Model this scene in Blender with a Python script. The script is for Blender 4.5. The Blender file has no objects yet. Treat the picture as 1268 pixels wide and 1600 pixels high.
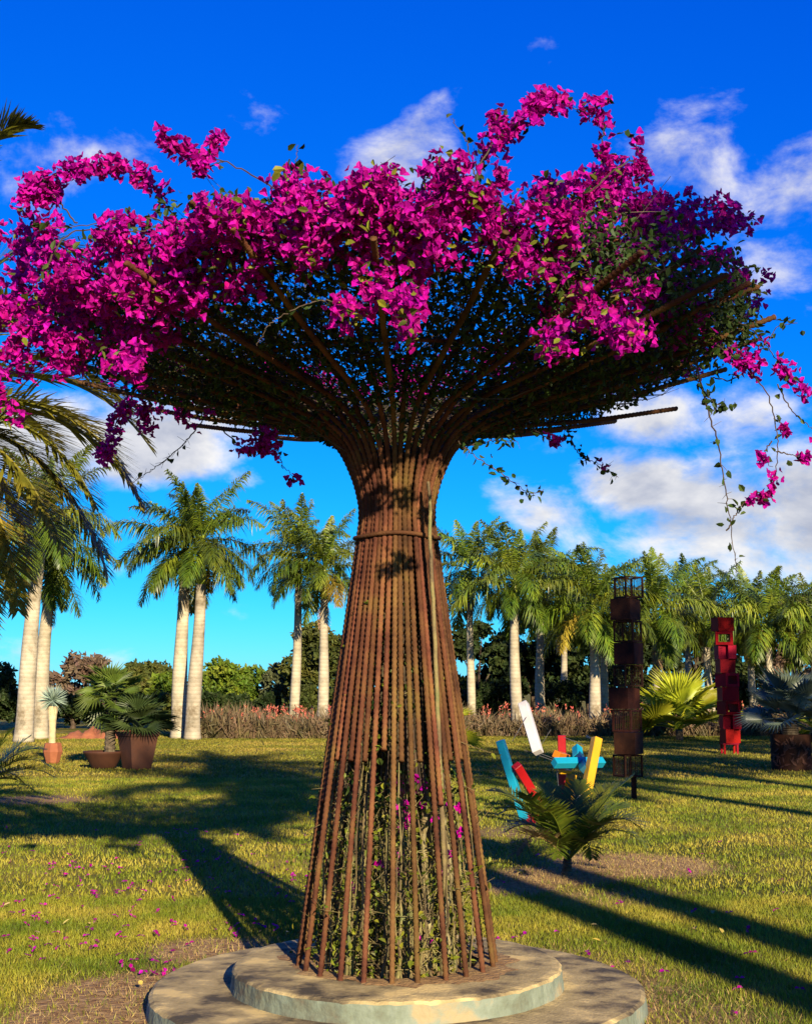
import bpy, math, random
import numpy as np
from mathutils import Vector, Matrix, Quaternion

random.seed(7); rng = np.random.default_rng(7)
SC = bpy.context.scene
COL = SC.collection
R = math.radians

# ------------------------------------------------------------------ camera
CAM_H, F_PX, PITCH = 1.65, 2000.0, R(7.83)          # photo pixels are 1268 x 1600
cam = bpy.data.cameras.new('camera'); cam_o = bpy.data.objects.new('camera', cam); COL.objects.link(cam_o)
cam.sensor_fit = 'VERTICAL'; cam.sensor_height = 36.0; cam.lens = 36.0 * F_PX / 1600.0
cam.clip_start = 0.05; cam.clip_end = 3000
cam_o.location = (0, 0, CAM_H); cam_o.rotation_euler = (math.pi / 2 + PITCH, 0, 0)
SC.camera = cam_o
SC.render.resolution_x, SC.render.resolution_y = 811, 1024

def ray(px, py):
    u, v = (px - 634) / F_PX, (800 - py) / F_PX
    return Vector((u, math.cos(PITCH) - v * math.sin(PITCH), math.sin(PITCH) + v * math.cos(PITCH)))
def P(px, py, d):                                    # point seen at a pixel, d metres ahead
    r = ray(px, py); return Vector((0, 0, CAM_H)) + r * (d / r.y)
def G(px, py):                                       # point on the ground seen at a pixel
    r = ray(px, py); return Vector((0, 0, CAM_H)) + r * (-CAM_H / r.z)

# ------------------------------------------------------------------ sun, sky, exposure
SUN_EL = R(18.8)
to_sun = Vector((0.309 * math.cos(SUN_EL), -0.951 * math.cos(SUN_EL), math.sin(SUN_EL))).normalized()
sun = bpy.data.lights.new('sun', 'SUN'); sun.energy = 5.0; sun.angle = R(0.5); sun.color = (1.0, 0.83, 0.58)
sun_o = bpy.data.objects.new('sun', sun); COL.objects.link(sun_o)
sun_o.rotation_euler = to_sun.to_track_quat('Z', 'Y').to_euler(); sun_o.location = to_sun * 60

SC.view_settings.view_transform = 'Standard'; SC.view_settings.look = 'None'
SC.view_settings.exposure = 1.25; SC.view_settings.gamma = 1.0
SC.view_settings.use_curve_mapping = False
SC.cycles.max_bounces = 6; SC.cycles.diffuse_bounces = 2; SC.cycles.glossy_bounces = 2
SC.cycles.transmission_bounces = 4; SC.cycles.transparent_max_bounces = 6

def setup_world():
    w = bpy.data.worlds.new('World'); SC.world = w; w.use_nodes = True
    nt = w.node_tree; N = nt.nodes; Lk = nt.links; N.clear()
    def new(t, **k):
        n = N.new(t)
        for a, b in k.items(): setattr(n, a, b)
        return n
    def math_(op, a, b=None, clamp=False):
        n = new('ShaderNodeMath', operation=op, use_clamp=clamp)
        for i, v in enumerate((a, b)):
            if v is None: continue
            if isinstance(v, (int, float)): n.inputs[i].default_value = v
            else: Lk.new(v, n.inputs[i])
        return n.outputs[0]
    sky = new('ShaderNodeTexSky', sky_type='NISHITA'); sky.sun_disc = False
    sky.sun_elevation = SUN_EL; sky.sun_rotation = math.atan2(to_sun.x, to_sun.y)
    sky.altitude = 700; sky.air_density = 1.0; sky.dust_density = 0.15; sky.ozone_density = 2.0
    sep = new('ShaderNodeSeparateColor'); Lk.new(sky.outputs[0], sep.inputs[0])   # a deep, strongly blue winter sky
    comb = new('ShaderNodeCombineColor')
    Lk.new(math_('MULTIPLY', math_('POWER', sep.outputs[0], 3.0), 0.0018), comb.inputs[0])
    Lk.new(math_('MULTIPLY', math_('POWER', sep.outputs[1], 1.227), 0.438), comb.inputs[1])
    Lk.new(math_('MULTIPLY', math_('POWER', sep.outputs[2], 0.6), 3.25), comb.inputs[2])
    gm = comb
    tc = new('ShaderNodeTexCoord')
    sc = new('ShaderNodeVectorMath', operation='MULTIPLY'); sc.inputs[1].default_value = (1, 1, 1.7)
    Lk.new(tc.outputs['Generated'], sc.inputs[0])
    blobs = [(850, 800, 105, .8), (985, 760, 105, 1.0), (1130, 815, 170, 1.0), (1290, 800, 190, 1.0),
             (240, 690, 130, 1.0), (360, 650, 100, .8), (60, 690, 150, .8), (375, 745, 45, .45),
             (1100, 275, 190, .56), (1250, 285, 190, .60), (1220, 425, 150, .60), (1100, 157, 95, .46), (1255, 72, 95, .5),
             (640, 240, 150, .58), (1010, 645, 120, .62), (1180, 640, 120, .62), (850, 690, 90, .5), (550, 860, 55, .62), (190, 890, 60, .55),
             (30, 1020, 70, .45), (160, 1030, 70, .4), (120, 245, 130, .44), (30, 270, 110, .48), (200, 250, 90, .44), (870, 70, 90, .22), (640, 20, 90, .25), (430, 160, 100, .28), (520, 180, 100, .26), (350, 960, 60, .36)]
    # the same cloud cover goes on all round the sky, beyond what this view takes in
    rr = random.Random(5)
    more = []
    while len(more) < 46:
        az = rr.uniform(24, 336); el = 3 + 60 * rr.random() ** 2
        more.append((az, el, rr.uniform(.04, .11), rr.uniform(.4, 1.0)))
    acc = None
    cents = []
    for x, y, r, a in blobs:
        v = ray(x, y).normalized(); cents.append((v, r / F_PX, a))
    for az, el, r, a in more:
        cents.append((Vector((math.sin(R(az)) * math.cos(R(el)), math.cos(R(az)) * math.cos(R(el)), math.sin(R(el)))), r, a))
    for v, r, a in cents:
        d = new('ShaderNodeVectorMath', operation='DISTANCE'); d.inputs[1].default_value = (v.x, v.y, v.z * 1.7)
        Lk.new(sc.outputs[0], d.inputs[0])
        m = new('ShaderNodeMapRange', interpolation_type='SMOOTHSTEP')
        m.inputs['From Min'].default_value = r * 1.75; m.inputs['From Max'].default_value = 0
        m.inputs['To Min'].default_value = 0; m.inputs['To Max'].default_value = a
        Lk.new(d.outputs['Value'], m.inputs['Value'])
        acc = m.outputs[0] if acc is None else math_('MAXIMUM', acc, m.outputs[0])
    def noise(vec, scale, detail, rough, w=0.0):
        n = new('ShaderNodeTexNoise', noise_dimensions='4D')
        n.inputs['Scale'].default_value = scale; n.inputs['Detail'].default_value = detail
        n.inputs['Roughness'].default_value = rough; n.inputs['W'].default_value = w
        n.inputs['Distortion'].default_value = 0.25
        Lk.new(vec, n.inputs['Vector']); return n.outputs['Fac']
    n1 = noise(sc.outputs[0], 11, 10, .60)
    up = new('ShaderNodeVectorMath', operation='ADD'); up.inputs[1].default_value = (0.012, -0.01, 0.028)
    Lk.new(sc.outputs[0], up.inputs[0])
    n2 = noise(up.outputs[0], 11, 5, .55)
    n3 = noise(sc.outputs[0], 6, 3, .5, 3.0)
    s = math_('ADD', math_('MULTIPLY', n1, 0.95), math_('MULTIPLY', acc, 0.50))
    mr = new('ShaderNodeMapRange', interpolation_type='SMOOTHSTEP')
    mr.inputs['From Min'].default_value = .66; mr.inputs['From Max'].default_value = .92
    Lk.new(s, mr.inputs['Value']); dens = math_('MULTIPLY', mr.outputs[0], 0.96)
    # lit tops, greyer bases
    lit = math_('ADD', math_('MULTIPLY', math_('SUBTRACT', n1, n2), 3.0), 0.30)
    thick = math_('MULTIPLY', math_('SUBTRACT', s, .80), 1.3)
    lit = math_('ADD', math_('SUBTRACT', lit, thick), math_('MULTIPLY', n3, 0.75), True)
    cc = new('ShaderNodeMixRGB'); cc.inputs[1].default_value = (2.6, 3.0, 4.2, 1); cc.inputs[2].default_value = (8.2, 8.0, 7.8, 1)
    Lk.new(lit, cc.inputs[0])
    mix = new('ShaderNodeMixRGB'); Lk.new(dens, mix.inputs[0]); Lk.new(gm.outputs[0], mix.inputs[1]); Lk.new(cc.outputs[0], mix.inputs[2])
    bg = new('ShaderNodeBackground'); bg.inputs['Strength'].default_value = 0.05
    Lk.new(mix.outputs[0], bg.inputs['Color'])
    out = new('ShaderNodeOutputWorld'); Lk.new(bg.outputs[0], out.inputs['Surface'])
setup_world()

# ------------------------------------------------------------------ materials
def material(name, cols, scale=6.0, rough=0.7, bump=0.0, bscale=None, island=0.0, objrand=0.0, trans=0.0,
             tcol=None, spec=0.3, metal=0.0, detail=5, stretch=None, coat=0.0, lo=.32, hi=.68):
    """cols: colours spread over a noise; island/objrand: brightness jitter per leaf / per object; trans: translucent share"""
    m = bpy.data.materials.new(name); m.use_nodes = True
    nt = m.node_tree; N = nt.nodes; Lk = nt.links
    b = N['Principled BSDF']; out = N['Material Output']
    tc = N.new('ShaderNodeTexCoord'); vec = tc.outputs['Object']
    if stretch:
        mp = N.new('ShaderNodeMapping'); mp.inputs['Scale'].default_value = stretch
        Lk.new(vec, mp.inputs['Vector']); vec = mp.outputs['Vector']
    nz = N.new('ShaderNodeTexNoise'); nz.inputs['Scale'].default_value = scale; nz.inputs['Detail'].default_value = detail
    nz.inputs['Roughness'].default_value = .6
    Lk.new(vec, nz.inputs['Vector'])
    rp = N.new('ShaderNodeValToRGB'); e = rp.color_ramp.elements
    n = len(cols)
    e[0].position = lo; e[0].color = (*cols[0], 1); e[1].position = hi; e[1].color = (*cols[-1], 1)
    for i in range(1, n - 1):
        x = e.new(lo + (hi - lo) * i / (n - 1)); x.color = (*cols[i], 1)
    Lk.new(nz.outputs['Fac'], rp.inputs['Fac']); col = rp.outputs['Color']
    for amt, src in ((island, 'isl'), (objrand, 'obj')):
        if amt <= 0: continue
        if src == 'isl':
            g = N.new('ShaderNodeNewGeometry'); rnd = g.outputs['Random Per Island']
        else:
            g = N.new('ShaderNodeObjectInfo'); rnd = g.outputs['Random']
        hv = N.new('ShaderNodeHueSaturation')
        mv = N.new('ShaderNodeMapRange'); mv.inputs['To Min'].default_value = 1 - amt; mv.inputs['To Max'].default_value = 1 + amt
        Lk.new(rnd, mv.inputs['Value']); Lk.new(mv.outputs[0], hv.inputs['Value'])
        mh = N.new('ShaderNodeMapRange'); mh.inputs['To Min'].default_value = .5 - amt * .05; mh.inputs['To Max'].default_value = .5 + amt * .05
        ml = N.new('ShaderNodeMath'); ml.operation = 'FRACT'
        mm = N.new('ShaderNodeMath'); mm.operation = 'MULTIPLY'; mm.inputs[1].default_value = 7.31
        Lk.new(rnd, mm.inputs[0]); Lk.new(mm.outputs[0], ml.inputs[0]); Lk.new(ml.outputs[0], mh.inputs['Value'])
        Lk.new(mh.outputs[0], hv.inputs['Hue']); Lk.new(col, hv.inputs['Color']); col = hv.outputs['Color']
    Lk.new(col, b.inputs['Base Color'])
    b.inputs['Roughness'].default_value = rough; b.inputs['Specular IOR Level'].default_value = spec
    b.inputs['Metallic'].default_value = metal
    if coat: b.inputs['Coat Weight'].default_value = coat; b.inputs['Coat Roughness'].default_value = .15
    if bump:
        n2 = N.new('ShaderNodeTexNoise'); n2.inputs['Scale'].default_value = bscale or scale * 6; n2.inputs['Detail'].default_value = 6
        Lk.new(vec, n2.inputs['Vector'])
        bp = N.new('ShaderNodeBump'); bp.inputs['Strength'].default_value = bump; bp.inputs['Distance'].default_value = .02
        Lk.new(n2.outputs['Fac'], bp.inputs['Height']); Lk.new(bp.outputs[0], b.inputs['Normal'])
    if trans:
        t = N.new('ShaderNodeBsdfTranslucent'); mx = N.new('ShaderNodeMixShader'); mx.inputs[0].default_value = trans
        if tcol:
            mc = N.new('ShaderNodeMixRGB'); mc.blend_type = 'MULTIPLY'; mc.inputs[0].default_value = 1; mc.inputs[2].default_value = (*tcol, 1)
            Lk.new(col, mc.inputs[1]); Lk.new(mc.outputs[0], t.inputs['Color'])
        else: Lk.new(col, t.inputs['Color'])
        Lk.new(b.outputs[0], mx.inputs[1]); Lk.new(t.outputs[0], mx.inputs[2]); Lk.new(mx.outputs[0], out.inputs['Surface'])
    return m

M = {}
M['rust'] = material('rusted_steel', [(.034, .013, .007), (.074, .029, .013), (.105, .046, .018), (.125, .070, .020)], 5, .8, .35, 120, objrand=.34, spec=.12)
M['corten'] = material('corten_plate', [(.010, .004, .003), (.020, .007, .004), (.034, .012, .006)], 4, .7, .2, 60, objrand=.2, spec=.08)
M['bract'] = material('magenta_bracts', [(.24, .001, .12), (.40, .003, .24), (.33, .002, .27)], 7, .6, island=.48, trans=.38, tcol=(1.3, .8, 1.1), spec=.1)
M['leaf'] = material('vine_leaves', [(.012, .026, .005), (.026, .050, .008), (.060, .078, .011)], 3, .55, island=.4, trans=.22, tcol=(1.4, 1.3, .6), spec=.2)
M['leaf_lit'] = material('young_vine_leaves', [(.05, .09, .008), (.12, .14, .012), (.20, .19, .015)], 9, .5, island=.4, trans=.30, spec=.3)
M['twig'] = material('woody_twigs', [(.028, .019, .011), (.055, .038, .022), (.09, .066, .038)], 9, .85, island=.35)
M['cane'] = material('dry_canes', [(.05, .036, .018), (.10, .075, .034), (.17, .14, .05), (.10, .11, .035)], 5, .8, .3, 90, island=.35)
M['bark_pale'] = material('lichen_bark', [(.09, .075, .035), (.18, .15, .07), (.27, .24, .12)], 14, .85, .5, 80)
M['concrete'] = material('weathered_concrete', [(.055, .044, .026), (.17, .13, .065), (.29, .225, .10), (.36, .28, .13), (.56, .42, .17)], 3.6, .9, .35, 60, detail=15, stretch=(1, 1.25, 1), lo=.38, hi=.63)
M['concrete_edge'] = material('mossy_concrete', [(.10, .05, .03), (.10, .105, .07), (.13, .155, .11), (.17, .20, .15), (.27, .22, .12)], 3.2, .9, .4, 40, detail=12, lo=.34, hi=.66)
M['soil'] = material('red_soil', [(.16, .085, .035), (.25, .15, .06), (.30, .20, .085)], 7, .95, .8, 40)
M['mound'] = material('red_earth', [(.22, .07, .03), (.34, .12, .05)], 3, .95, .8, 10)
M['grass'] = material('grass_blades', [(.070, .112, .006), (.145, .178, .010), (.255, .235, .022), (.38, .30, .045)], .9, .6, island=.38, trans=.25, spec=.25, detail=8)
M['drygrass'] = material('dry_grass', [(.22, .15, .055), (.32, .23, .085), (.17, .11, .04)], 3, .7, island=.4, trans=.15)
M['palm'] = material('palm_leaflets', [(.036, .066, .006), (.090, .132, .010), (.18, .205, .015)], 1.4, .42, objrand=.32, island=.25, trans=.25, tcol=(1.3, 1.25, .6), spec=.45)
M['young'] = material('young_palm_leaflets', [(.045, .070, .007), (.10, .13, .010), (.18, .19, .014)], 2.5, .42, objrand=.3, island=.25, trans=.28, tcol=(1.3, 1.25, .6), spec=.4)
M['palm_yellow'] = material('yellowing_leaflets', [(.22, .19, .02), (.34, .24, .03)], 2, .45, objrand=.3, island=.2, trans=.3, spec=.35)
M['palm_dead'] = material('dead_frond', [(.20, .12, .06), (.34, .22, .12)], 2, .8, objrand=.3, island=.2)
M['shaft'] = material('green_crownshaft', [(.07, .12, .012), (.16, .19, .02), (.22, .22, .03)], 1.6, .4, spec=.4, objrand=.25)
M['date'] = material('date_leaflets', [(.08, .095, .010), (.17, .16, .014), (.28, .22, .022)], 1.2, .40, objrand=.3, island=.22, trans=.22, tcol=(1.3, 1.2, .5), spec=.5)
M['rachis'] = material('palm_rachis', [(.14, .15, .03), (.24, .21, .05)], 3, .5)
M['fan_bright'] = material('yellow_green_fan', [(.22, .25, .012), (.34, .34, .018)], 2, .45, objrand=.35, island=.12, trans=.3, spec=.35)
M['fan_green'] = material('green_fan', [(.05, .09, .014), (.11, .15, .02)], 2, .42, objrand=.4, island=.15, trans=.28, spec=.4)
M['fan_silver'] = material('silver_fan', [(.055, .078, .048), (.11, .135, .085)], 2, .42, objrand=.3, island=.15, trans=.15, spec=.5)
M['fan_dark'] = material('dark_fan', [(.02, .038, .010), (.045, .07, .018)], 2, .45, objrand=.4, island=.2, trans=.2)
M['yucca'] = material('blue_yucca', [(.16, .23, .17), (.28, .36, .27)], 3, .5, island=.25)
M['straw'] = material('yucca_skirt', [(.36, .28, .14), (.52, .43, .24)], 8, .85, .4)
M['fibre'] = material('fibrous_trunk', [(.035, .025, .015), (.08, .06, .035), (.14, .11, .07)], 10, .9, .6, 50)
M['terracotta'] = material('terracotta', [(.20, .065, .025), (.27, .095, .038)], 4, .8, .25, 60, objrand=.1)
M['potbrown'] = material('shaded_brown_clay', [(.036, .013, .006), (.06, .021, .009)], 4, .75, .25, 60)  # brown clay, with the shade over the left pots put into the colour
M['red'] = material('red_paint', [(.17, .001, .006), (.22, .002, .008)], 3, .5, .05, 30, spec=.05, objrand=.12)
M['cyan'] = material('turquoise_paint', [(.004, .19, .29), (.006, .24, .36)], 3, .4, .08, 40)
M['redbar'] = material('red_bar_paint', [(.24, .004, .006), (.30, .006, .009)], 3, .4, .08, 40)
M['yellow'] = material('yellow_paint', [(.42, .22, .003), (.48, .27, .005)], 3, .4, .08, 40)
M['orange'] = material('orange_paint', [(.42, .12, .005), (.48, .15, .007)], 3, .4, .08, 40)
M['white'] = material('white_paint', [(.42, .40, .38), (.52, .50, .48)], 3, .5, .1, 40)
M['navy'] = material('dark_blue_paint', [(.006, .05, .08), (.01, .075, .11)], 3, .4)
M['wire'] = material('grey_cable', [(.12, .11, .1), (.2, .19, .17)], 3, .5, metal=.6)
M['aloe'] = material('aloe_leaves', [(.045, .042, .016), (.10, .075, .034), (.15, .10, .055), (.13, .12, .035)], 1.2, .6, island=.35, trans=.1)
M['aloe_flower'] = material('coral_flower_spikes', [(.34, .07, .045), (.40, .13, .08)], 2, .6, island=.3)
M['log'] = material('driftwood', [(.30, .22, .14), (.42, .32, .22)], 5, .8)

def palm_trunk_material():
    m = material('palm_trunk', [(.20, .175, .12), (.32, .28, .195), (.42, .37, .26)], 2.2, .85, objrand=.10, detail=8)
    nt = m.node_tree; N = nt.nodes; Lk = nt.links; b = N['Principled BSDF']
    tc = N.new('ShaderNodeTexCoord'); wv = N.new('ShaderNodeTexWave'); wv.wave_type = 'BANDS'; wv.bands_direction = 'Z'
    wv.inputs['Scale'].default_value = 2.4; wv.inputs['Distortion'].default_value = 1.6; wv.inputs['Detail'].default_value = 3
    wv.inputs['Detail Scale'].default_value = 2.5
    Lk.new(tc.outputs['Object'], wv.inputs['Vector'])
    bp = N.new('ShaderNodeBump'); bp.inputs['Strength'].default_value = .22; bp.inputs['Distance'].default_value = .03
    Lk.new(wv.outputs['Fac'], bp.inputs['Height']); Lk.new(bp.outputs[0], b.inputs['Normal'])
    src = b.inputs['Base Color'].links[0].from_socket
    mx = N.new('ShaderNodeMixRGB'); mx.blend_type = 'MULTIPLY'
    rp = N.new('ShaderNodeValToRGB'); rp.color_ramp.elements[0].color = (.90, .88, .85, 1); rp.color_ramp.elements[0].position = 0
    rp.color_ramp.elements[1].position = .35
    Lk.new(wv.outputs['Fac'], rp.inputs['Fac']); mx.inputs[0].default_value = 1
    Lk.new(src, mx.inputs[1]); Lk.new(rp.outputs[0], mx.inputs[2])
    # lichen stains: dark blotches with an outline of their own
    nz = N.new('ShaderNodeTexNoise'); nz.inputs['Scale'].default_value = 1.5; nz.inputs['Detail'].default_value = 9; nz.inputs['Roughness'].default_value = .7
    Lk.new(tc.outputs['Object'], nz.inputs['Vector'])
    r2 = N.new('ShaderNodeValToRGB'); r2.color_ramp.elements[0].position = .36; r2.color_ramp.elements[0].color = (.5, .46, .40, 1); r2.color_ramp.elements[1].position = .47
    Lk.new(nz.outputs['Fac'], r2.inputs['Fac'])
    m2 = N.new('ShaderNodeMixRGB'); m2.blend_type = 'MULTIPLY'; m2.inputs[0].default_value = 1
    Lk.new(mx.outputs[0], m2.inputs[1]); Lk.new(r2.outputs[0], m2.inputs[2]); Lk.new(m2.outputs[0], b.inputs['Base Color'])
    return m
M['trunk'] = palm_trunk_material()

# ------------------------------------------------------------------ mesh helpers
class MB:
    def __init__(s): s.v = []; s.f3 = []; s.f4 = []; s.n = 0
    def add(s, v, f3=None, f4=None):
        v = np.asarray(v, float).reshape(-1, 3); s.v.append(v)
        if f3 is not None and len(f3): s.f3.append(np.asarray(f3, int) + s.n)
        if f4 is not None and len(f4): s.f4.append(np.asarray(f4, int) + s.n)
        s.n += len(v)
    def mesh(s, name, smooth=False):
        v = np.concatenate(s.v) if s.v else np.zeros((0, 3))
        f3 = np.concatenate(s.f3) if s.f3 else np.zeros((0, 3), int)
        f4 = np.concatenate(s.f4) if s.f4 else np.zeros((0, 4), int)
        me = bpy.data.meshes.new(name)
        me.vertices.add(len(v)); me.vertices.foreach_set('co', v.astype(np.float32).ravel())
        nl = f3.size + f4.size; me.loops.add(nl)
        me.loops.foreach_set('vertex_index', np.concatenate([f3.ravel(), f4.ravel()]).astype(np.int32))
        npoly = len(f3) + len(f4); me.polygons.add(npoly)
        tot = np.concatenate([np.full(len(f3), 3), np.full(len(f4), 4)]).astype(np.int32)
        st = np.concatenate([[0], np.cumsum(tot)[:-1]]).astype(np.int32) if npoly else np.zeros(0, np.int32)
        me.polygons.foreach_set('loop_start', st); me.polygons.foreach_set('loop_total', tot)
        me.polygons.foreach_set('use_smooth', np.full(npoly, bool(smooth)))
        me.update(calc_edges=True); me.validate()
        return me
    def build(s, name, mat, parent=None, smooth=False):
        return obj(name, s.mesh(name, smooth), mat, parent)
def obj(name, me, mat=None, parent=None):
    o = bpy.data.objects.new(name, me); COL.objects.link(o)
    if mat is not None and not me.materials: me.materials.append(mat)
    if parent is not None:
        o.parent = parent
    return o
def tag(o, label, cat=None, group=None, kind=None):
    if label: o['label'] = label
    if cat: o['category'] = cat
    if group: o['group'] = group
    if kind: o['kind'] = kind
    return o
def empty(name, loc, label=None, cat=None, group=None):
    o = bpy.data.objects.new(name, None); COL.objects.link(o); o.location = loc; o.empty_display_size = .1
    return tag(o, label, cat, group)
def localise(mb, root):                              # world-space shapes under an Empty that only has a location
    off = np.array(root.location)
    for i in range(len(mb.v)): mb.v[i] = mb.v[i] - off
    return mb

def unit(a): return a / np.maximum(np.linalg.norm(a, axis=-1, keepdims=True), 1e-9)
def catmull(pts, n):
    p = np.asarray(pts, float); p = np.vstack([2 * p[0] - p[1], p, 2 * p[-1] - p[-2]])
    out = []
    m = len(p) - 3
    for t in np.linspace(0, m - 1e-6, n):
        i = int(t); u = t - i; a, b, c, d = p[i:i + 4]
        out.append(.5 * (2 * b + (c - a) * u + (2 * a - 5 * b + 4 * c - d) * u * u + (3 * b - a - 3 * c + d) * u ** 3))
    return np.array(out)
def resample(p, step):
    seg = np.linalg.norm(np.diff(p, axis=0), axis=1); s = np.concatenate([[0], np.cumsum(seg)])
    n = max(2, int(round(s[-1] / step)) + 1); t = np.linspace(0, s[-1], n)
    return np.stack([np.interp(t, s, p[:, k]) for k in range(3)], 1)
def frames(p):
    t = unit(np.gradient(p, axis=0)); ref = np.array([0, 0, 1.0]) if abs(t[0][2]) < .9 else np.array([1.0, 0, 0])
    a = []; x = np.cross(ref, t[0]); x /= np.linalg.norm(x)
    for k in t:
        x = x - k * np.dot(x, k); x = x / max(np.linalg.norm(x), 1e-9); a.append(x)
    a = np.array(a); return t, a, np.cross(t, a)
def tube(mb, p, rad, sides=6, cap=True, tilt=0.0):
    p = np.asarray(p, float); n = len(p); rad = np.broadcast_to(rad, (n,))
    t, a, b = frames(p); th = np.arange(sides) * 2 * math.pi / sides
    c, s_ = np.cos(th), np.sin(th)
    v = p[:, None] + rad[:, None, None] * (a[:, None] * c[None, :, None] + b[:, None] * s_[None, :, None])
    if tilt: v = v + t[:, None] * (tilt * c)[None, :, None]
    i = np.arange(n - 1)[:, None] * sides; j = np.arange(sides)[None]; k = (j + 1) % sides
    f = np.stack([i + j, i + k, i + sides + k, i + sides + j], -1).reshape(-1, 4)
    vv = v.reshape(-1, 3); f3 = None
    if cap:
        vv = np.vstack([vv, p[0], p[-1]]); j = np.arange(sides); k = (j + 1) % sides
        f3 = np.concatenate([np.stack([np.full(sides, n * sides), k, j], 1),
                             np.stack([np.full(sides, n * sides + 1), (n - 1) * sides + j, (n - 1) * sides + k], 1)])
    mb.add(vv, f3, f)
def lathe(mb, prof, sides=32, centre=(0, 0), wob=0.0, square=0.0):
    prof = np.asarray(prof, float); n = len(prof); th = np.arange(sides) * 2 * math.pi / sides
    w = 1 + wob * (np.sin(3 * th + 1) + .6 * np.sin(7 * th + 2) + .5 * np.sin(13 * th))
    if square:
        w = w * (1 / np.maximum(np.abs(np.cos(th)), np.abs(np.sin(th)))) ** square
    v = np.stack([centre[0] + prof[:, 0][:, None] * np.cos(th) * w, centre[1] + prof[:, 0][:, None] * np.sin(th) * w,
                  np.repeat(prof[:, 1][:, None], sides, 1)], -1)
    i = np.arange(n - 1)[:, None] * sides; j = np.arange(sides)[None]; k = (j + 1) % sides
    mb.add(v, None, np.stack([i + j, i + k, i + sides + k, i + sides + j], -1).reshape(-1, 4))
BOXF = np.array([[0, 3, 2, 1], [4, 5, 6, 7], [0, 1, 5, 4], [1, 2, 6, 5], [2, 3, 7, 6], [3, 0, 4, 7]])
def box(mb, lo, hi):
    (a, b, c), (d, e, f) = lo, hi
    mb.add([(a, b, c), (d, b, c), (d, e, c), (a, e, c), (a, b, f), (d, b, f), (d, e, f), (a, e, f)], None, BOXF)
def beam(mb, p, q, w, h, roll=0.0):                  # square bar between two points
    p, q = np.array(p, float), np.array(q, float); t = unit(q - p)
    ref = np.array([0, 0, 1.0]) if abs(t[2]) < .95 else np.array([0, 1.0, 0])
    a = unit(np.cross(ref, t)); b = np.cross(t, a); c, s_ = math.cos(roll), math.sin(roll)
    a, b = a * c + b * s_, b * c - a * s_
    v = []
    for e in (p, q):
        for (i, j) in ((-1, -1), (1, -1), (1, 1), (-1, 1)): v.append(e + a * i * w / 2 + b * j * h / 2)
    mb.add(v, None, BOXF)
def rand_dirs(n): return unit(rng.normal(size=(n, 3)))
def kites(mb, base, d, nrm, L, W, fold=.25):
    """n folded kite-shaped leaves: base point, direction, normal, length, width"""
    n = len(base); L = np.broadcast_to(L, (n,))[:, None]; W = np.broadcast_to(W, (n,))[:, None]
    d = unit(d); s_ = unit(np.cross(d, nrm)); nn = np.cross(s_, d)
    up = nn * W * fold
    v = np.stack([base, base + d * L * .30 + s_ * W * .46 + up, base + d * L * .68 + s_ * W * .36 + up * .8, base + d * L - nn * W * fold * .4,
                  base + d * L * .68 - s_ * W * .36 + up * .8, base + d * L * .30 - s_ * W * .46 + up], 1)
    i = np.arange(n)[:, None] * 6
    mb.add(v, None, np.concatenate([i + [0, 1, 2, 3], i + [0, 3, 4, 5]]))
def florets(mb, c, size):
    """three papery bracts each"""
    n = len(c); ax = unit(rand_dirs(n) + np.array([.1, -.35, .2])); ref = rand_dirs(n)
    a = unit(np.cross(ax, ref)); b = np.cross(ax, a); size = np.broadcast_to(size, (n,))
    for k in range(3):
        th = 2 * math.pi * k / 3 + rng.normal(0, .15, n)
        out = a * np.cos(th)[:, None] + b * np.sin(th)[:, None]
        kites(mb, c, unit(out * rng.uniform(.75, 1.1, (n, 1)) + ax * rng.uniform(.3, .8, (n, 1))), ax, size, size * rng.uniform(.80, 1.05, n), .20)

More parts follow.
